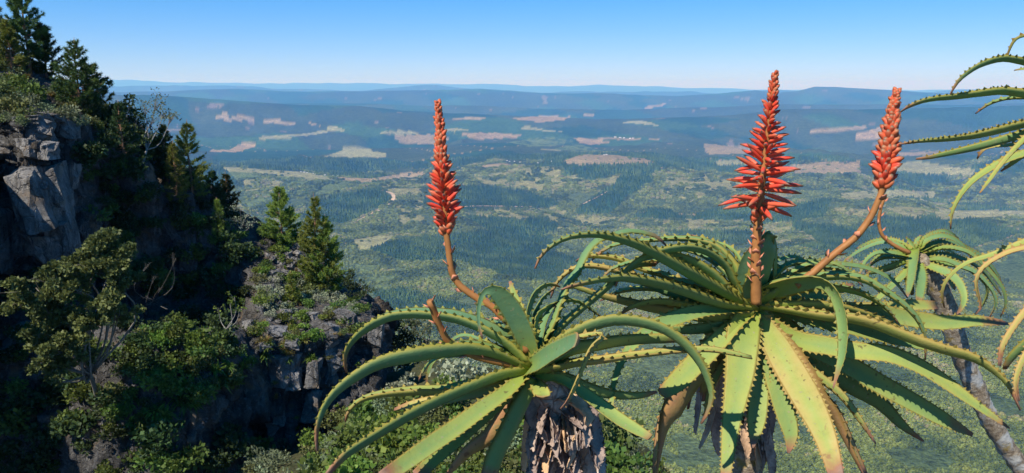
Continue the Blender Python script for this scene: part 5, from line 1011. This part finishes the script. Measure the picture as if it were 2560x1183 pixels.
# ---- aloes standing just beyond the right edge ---------------------------
YD = 2.1
D = empty('aloe_plant', at(2760, 1100, 2.3)); D.location.z = ledge_z(D.location.x, D.location.y)
tag(D, 'aloe whose dark arching leaves reach in against the sky above the small aloe', 'plant')
LD = [([(2720,220),(2640,110),(2590,88),(2560,89),(2538,99),(2524,122),(2515,153)],[20,16,12,10,9,7,3],.1,110,.6),([(2725,260),(2640,180),(2580,157),(2533,146),(2500,145),(2453,159),(2415,183),(2391,207),(2375,236)],[30,26,22,19,17,14,11,8,3],-.05,105,.15),
      ([(2725,290),(2650,250),(2580,234),(2510,224),(2462,228),(2391,238),(2320,247),(2273,264),(2251,279)],[28,26,24,20,17,14,11,8,3],.0,100,.2),([(2725,290),(2640,250),(2560,243),(2510,247),(2472,260),(2438,284)],[20,16,13,11,9,3],.25,65,.35),
      ([(2725,300),(2650,280),(2580,301),(2510,318),(2439,335),(2368,345),(2297,352),(2248,360)],[28,24,20,18,16,13,9,3],-.1,80,.35),([(2725,310),(2650,310),(2580,331),(2510,350),(2439,369),(2368,384),(2320,394),(2290,397)],[34,32,30,28,24,18,12,5],.05,115,.25),
      ([(2725,315),(2650,335),(2580,352),(2524,363),(2485,366),(2462,372),(2448,387),(2443,398)],[20,16,14,12,11,10,8,4],.2,60,.75),([(2725,310),(2650,290),(2590,322),(2533,377),(2500,415),(2472,453),(2450,482)],[22,22,20,17,14,11,4],-.25,45,.6),
      ([(2725,320),(2650,355),(2580,378),(2524,397),(2477,421),(2429,455),(2396,497),(2380,534),(2376,573)],[30,26,24,23,22,19,14,9,3],-.05,50,.5),([(2725,320),(2650,360),(2600,380),(2560,388),(2530,408),(2502,428)],[22,18,15,13,11,4],.15,110,.3),([(2720,250),(2640,190),(2590,170),(2560,172),(2535,176)],[18,14,10,8,3],.3,60,.6)]
for i, (p, w, d, ph, ag) in enumerate(LD): add_leaf(D, p, w, YD, d, phi=ph, age=ag, seed=300 + i, tsp=22, th_px=7, flip=1 if i in (0,1,2) else None)
trunk(D, [(2730,280),(2745,500),(2755,800),(2760,1100)], [2.1,2.2,2.3,2.35], [26,46,44,46], M_ALOEBARK, 15, .14, 14, 30)
YE = 2.0
E = empty('aloe_plant', at(2800, 1150, 2.1)); E.location.z = ledge_z(E.location.x, E.location.y)
tag(E, 'aloe whose brown tipped leaves curl in beside the curved pale trunk', 'plant')
LE = [([(2740,640),(2650,590),(2600,592),(2560,605),(2516,623),(2472,640),(2427,653),(2390,675),(2364,705),(2355,735),(2361,770)],[24,22,20,19,17,16,14,12,11,9,4],.15,50,.55),([(2740,645),(2650,605),(2600,608),(2560,620),(2520,631),(2472,657),(2447,683),(2440,709),(2446,738),(2452,768),(2440,785)],[22,20,19,18,17,16,13,11,9,7,4],-.05,50,.8),
      ([(2740,690),(2650,720),(2600,745),(2560,784),(2528,828),(2506,869),(2499,915)],[30,26,24,22,20,18,10],-.1,45,.75),([(2740,700),(2650,790),(2600,830),(2560,862),(2530,890),(2512,920)],[34,30,28,26,22,12],.15,115,.3),([(2740,710),(2640,800),(2590,850),(2560,897),(2546,930),(2540,965),(2547,1003)],[28,24,22,20,18,15,8],-.2,50,.7),([(2740,660),(2650,600),(2600,598),(2570,604),(2540,612)],[24,20,17,13,5],.3,60,.45)]
for i, (p, w, d, ph, ag) in enumerate(LE): add_leaf(E, p, w, YE, d, phi=ph, age=ag, seed=350 + i, tsp=22, th_px=7)
trunk(E, [(2745,660),(2770,800),(2790,1000),(2800,1150)], [2.0,2.05,2.08,2.1], [24,44,44,46], M_ALOEBARK, 16, .14, 14, 30)
# ------------------------------------------------------------------ air: blue haze filling the valley
def build_haze():
    x0, x1, y0, y1, z0, z1 = -120000, 120000, -400, 93000, -1100, 460
    V = np.array([(x, y, z) for x in (x0, x1) for y in (y0, y1) for z in (z0, z1)], float)
    Fc = [(0,1,3,2),(4,6,7,5),(0,4,5,1),(2,3,7,6),(0,2,6,4),(1,5,7,3)]
    m = bpy.data.materials.new('haze'); m.use_nodes = True; t = m.node_tree; t.nodes.remove(t.nodes['Principled BSDF'])
    pv = t.nodes.new('ShaderNodeVolumePrincipled'); pv.inputs['Color'].default_value = (.16, .45, 1.0, 1); pv.inputs['Absorption Color'].default_value = (1, 1, 1, 1); pv.inputs['Density'].default_value = HAZE; pv.inputs['Anisotropy'].default_value = 0.0
    t.links.new(pv.outputs[0], t.nodes['Material Output'].inputs['Volume'])
    o = link('haze', make_mesh('haze', V, Fc, [m])); tag(o, 'blue haze hanging over the valley', None, None, 'stuff')
HAZE = 4.9e-5
build_haze()
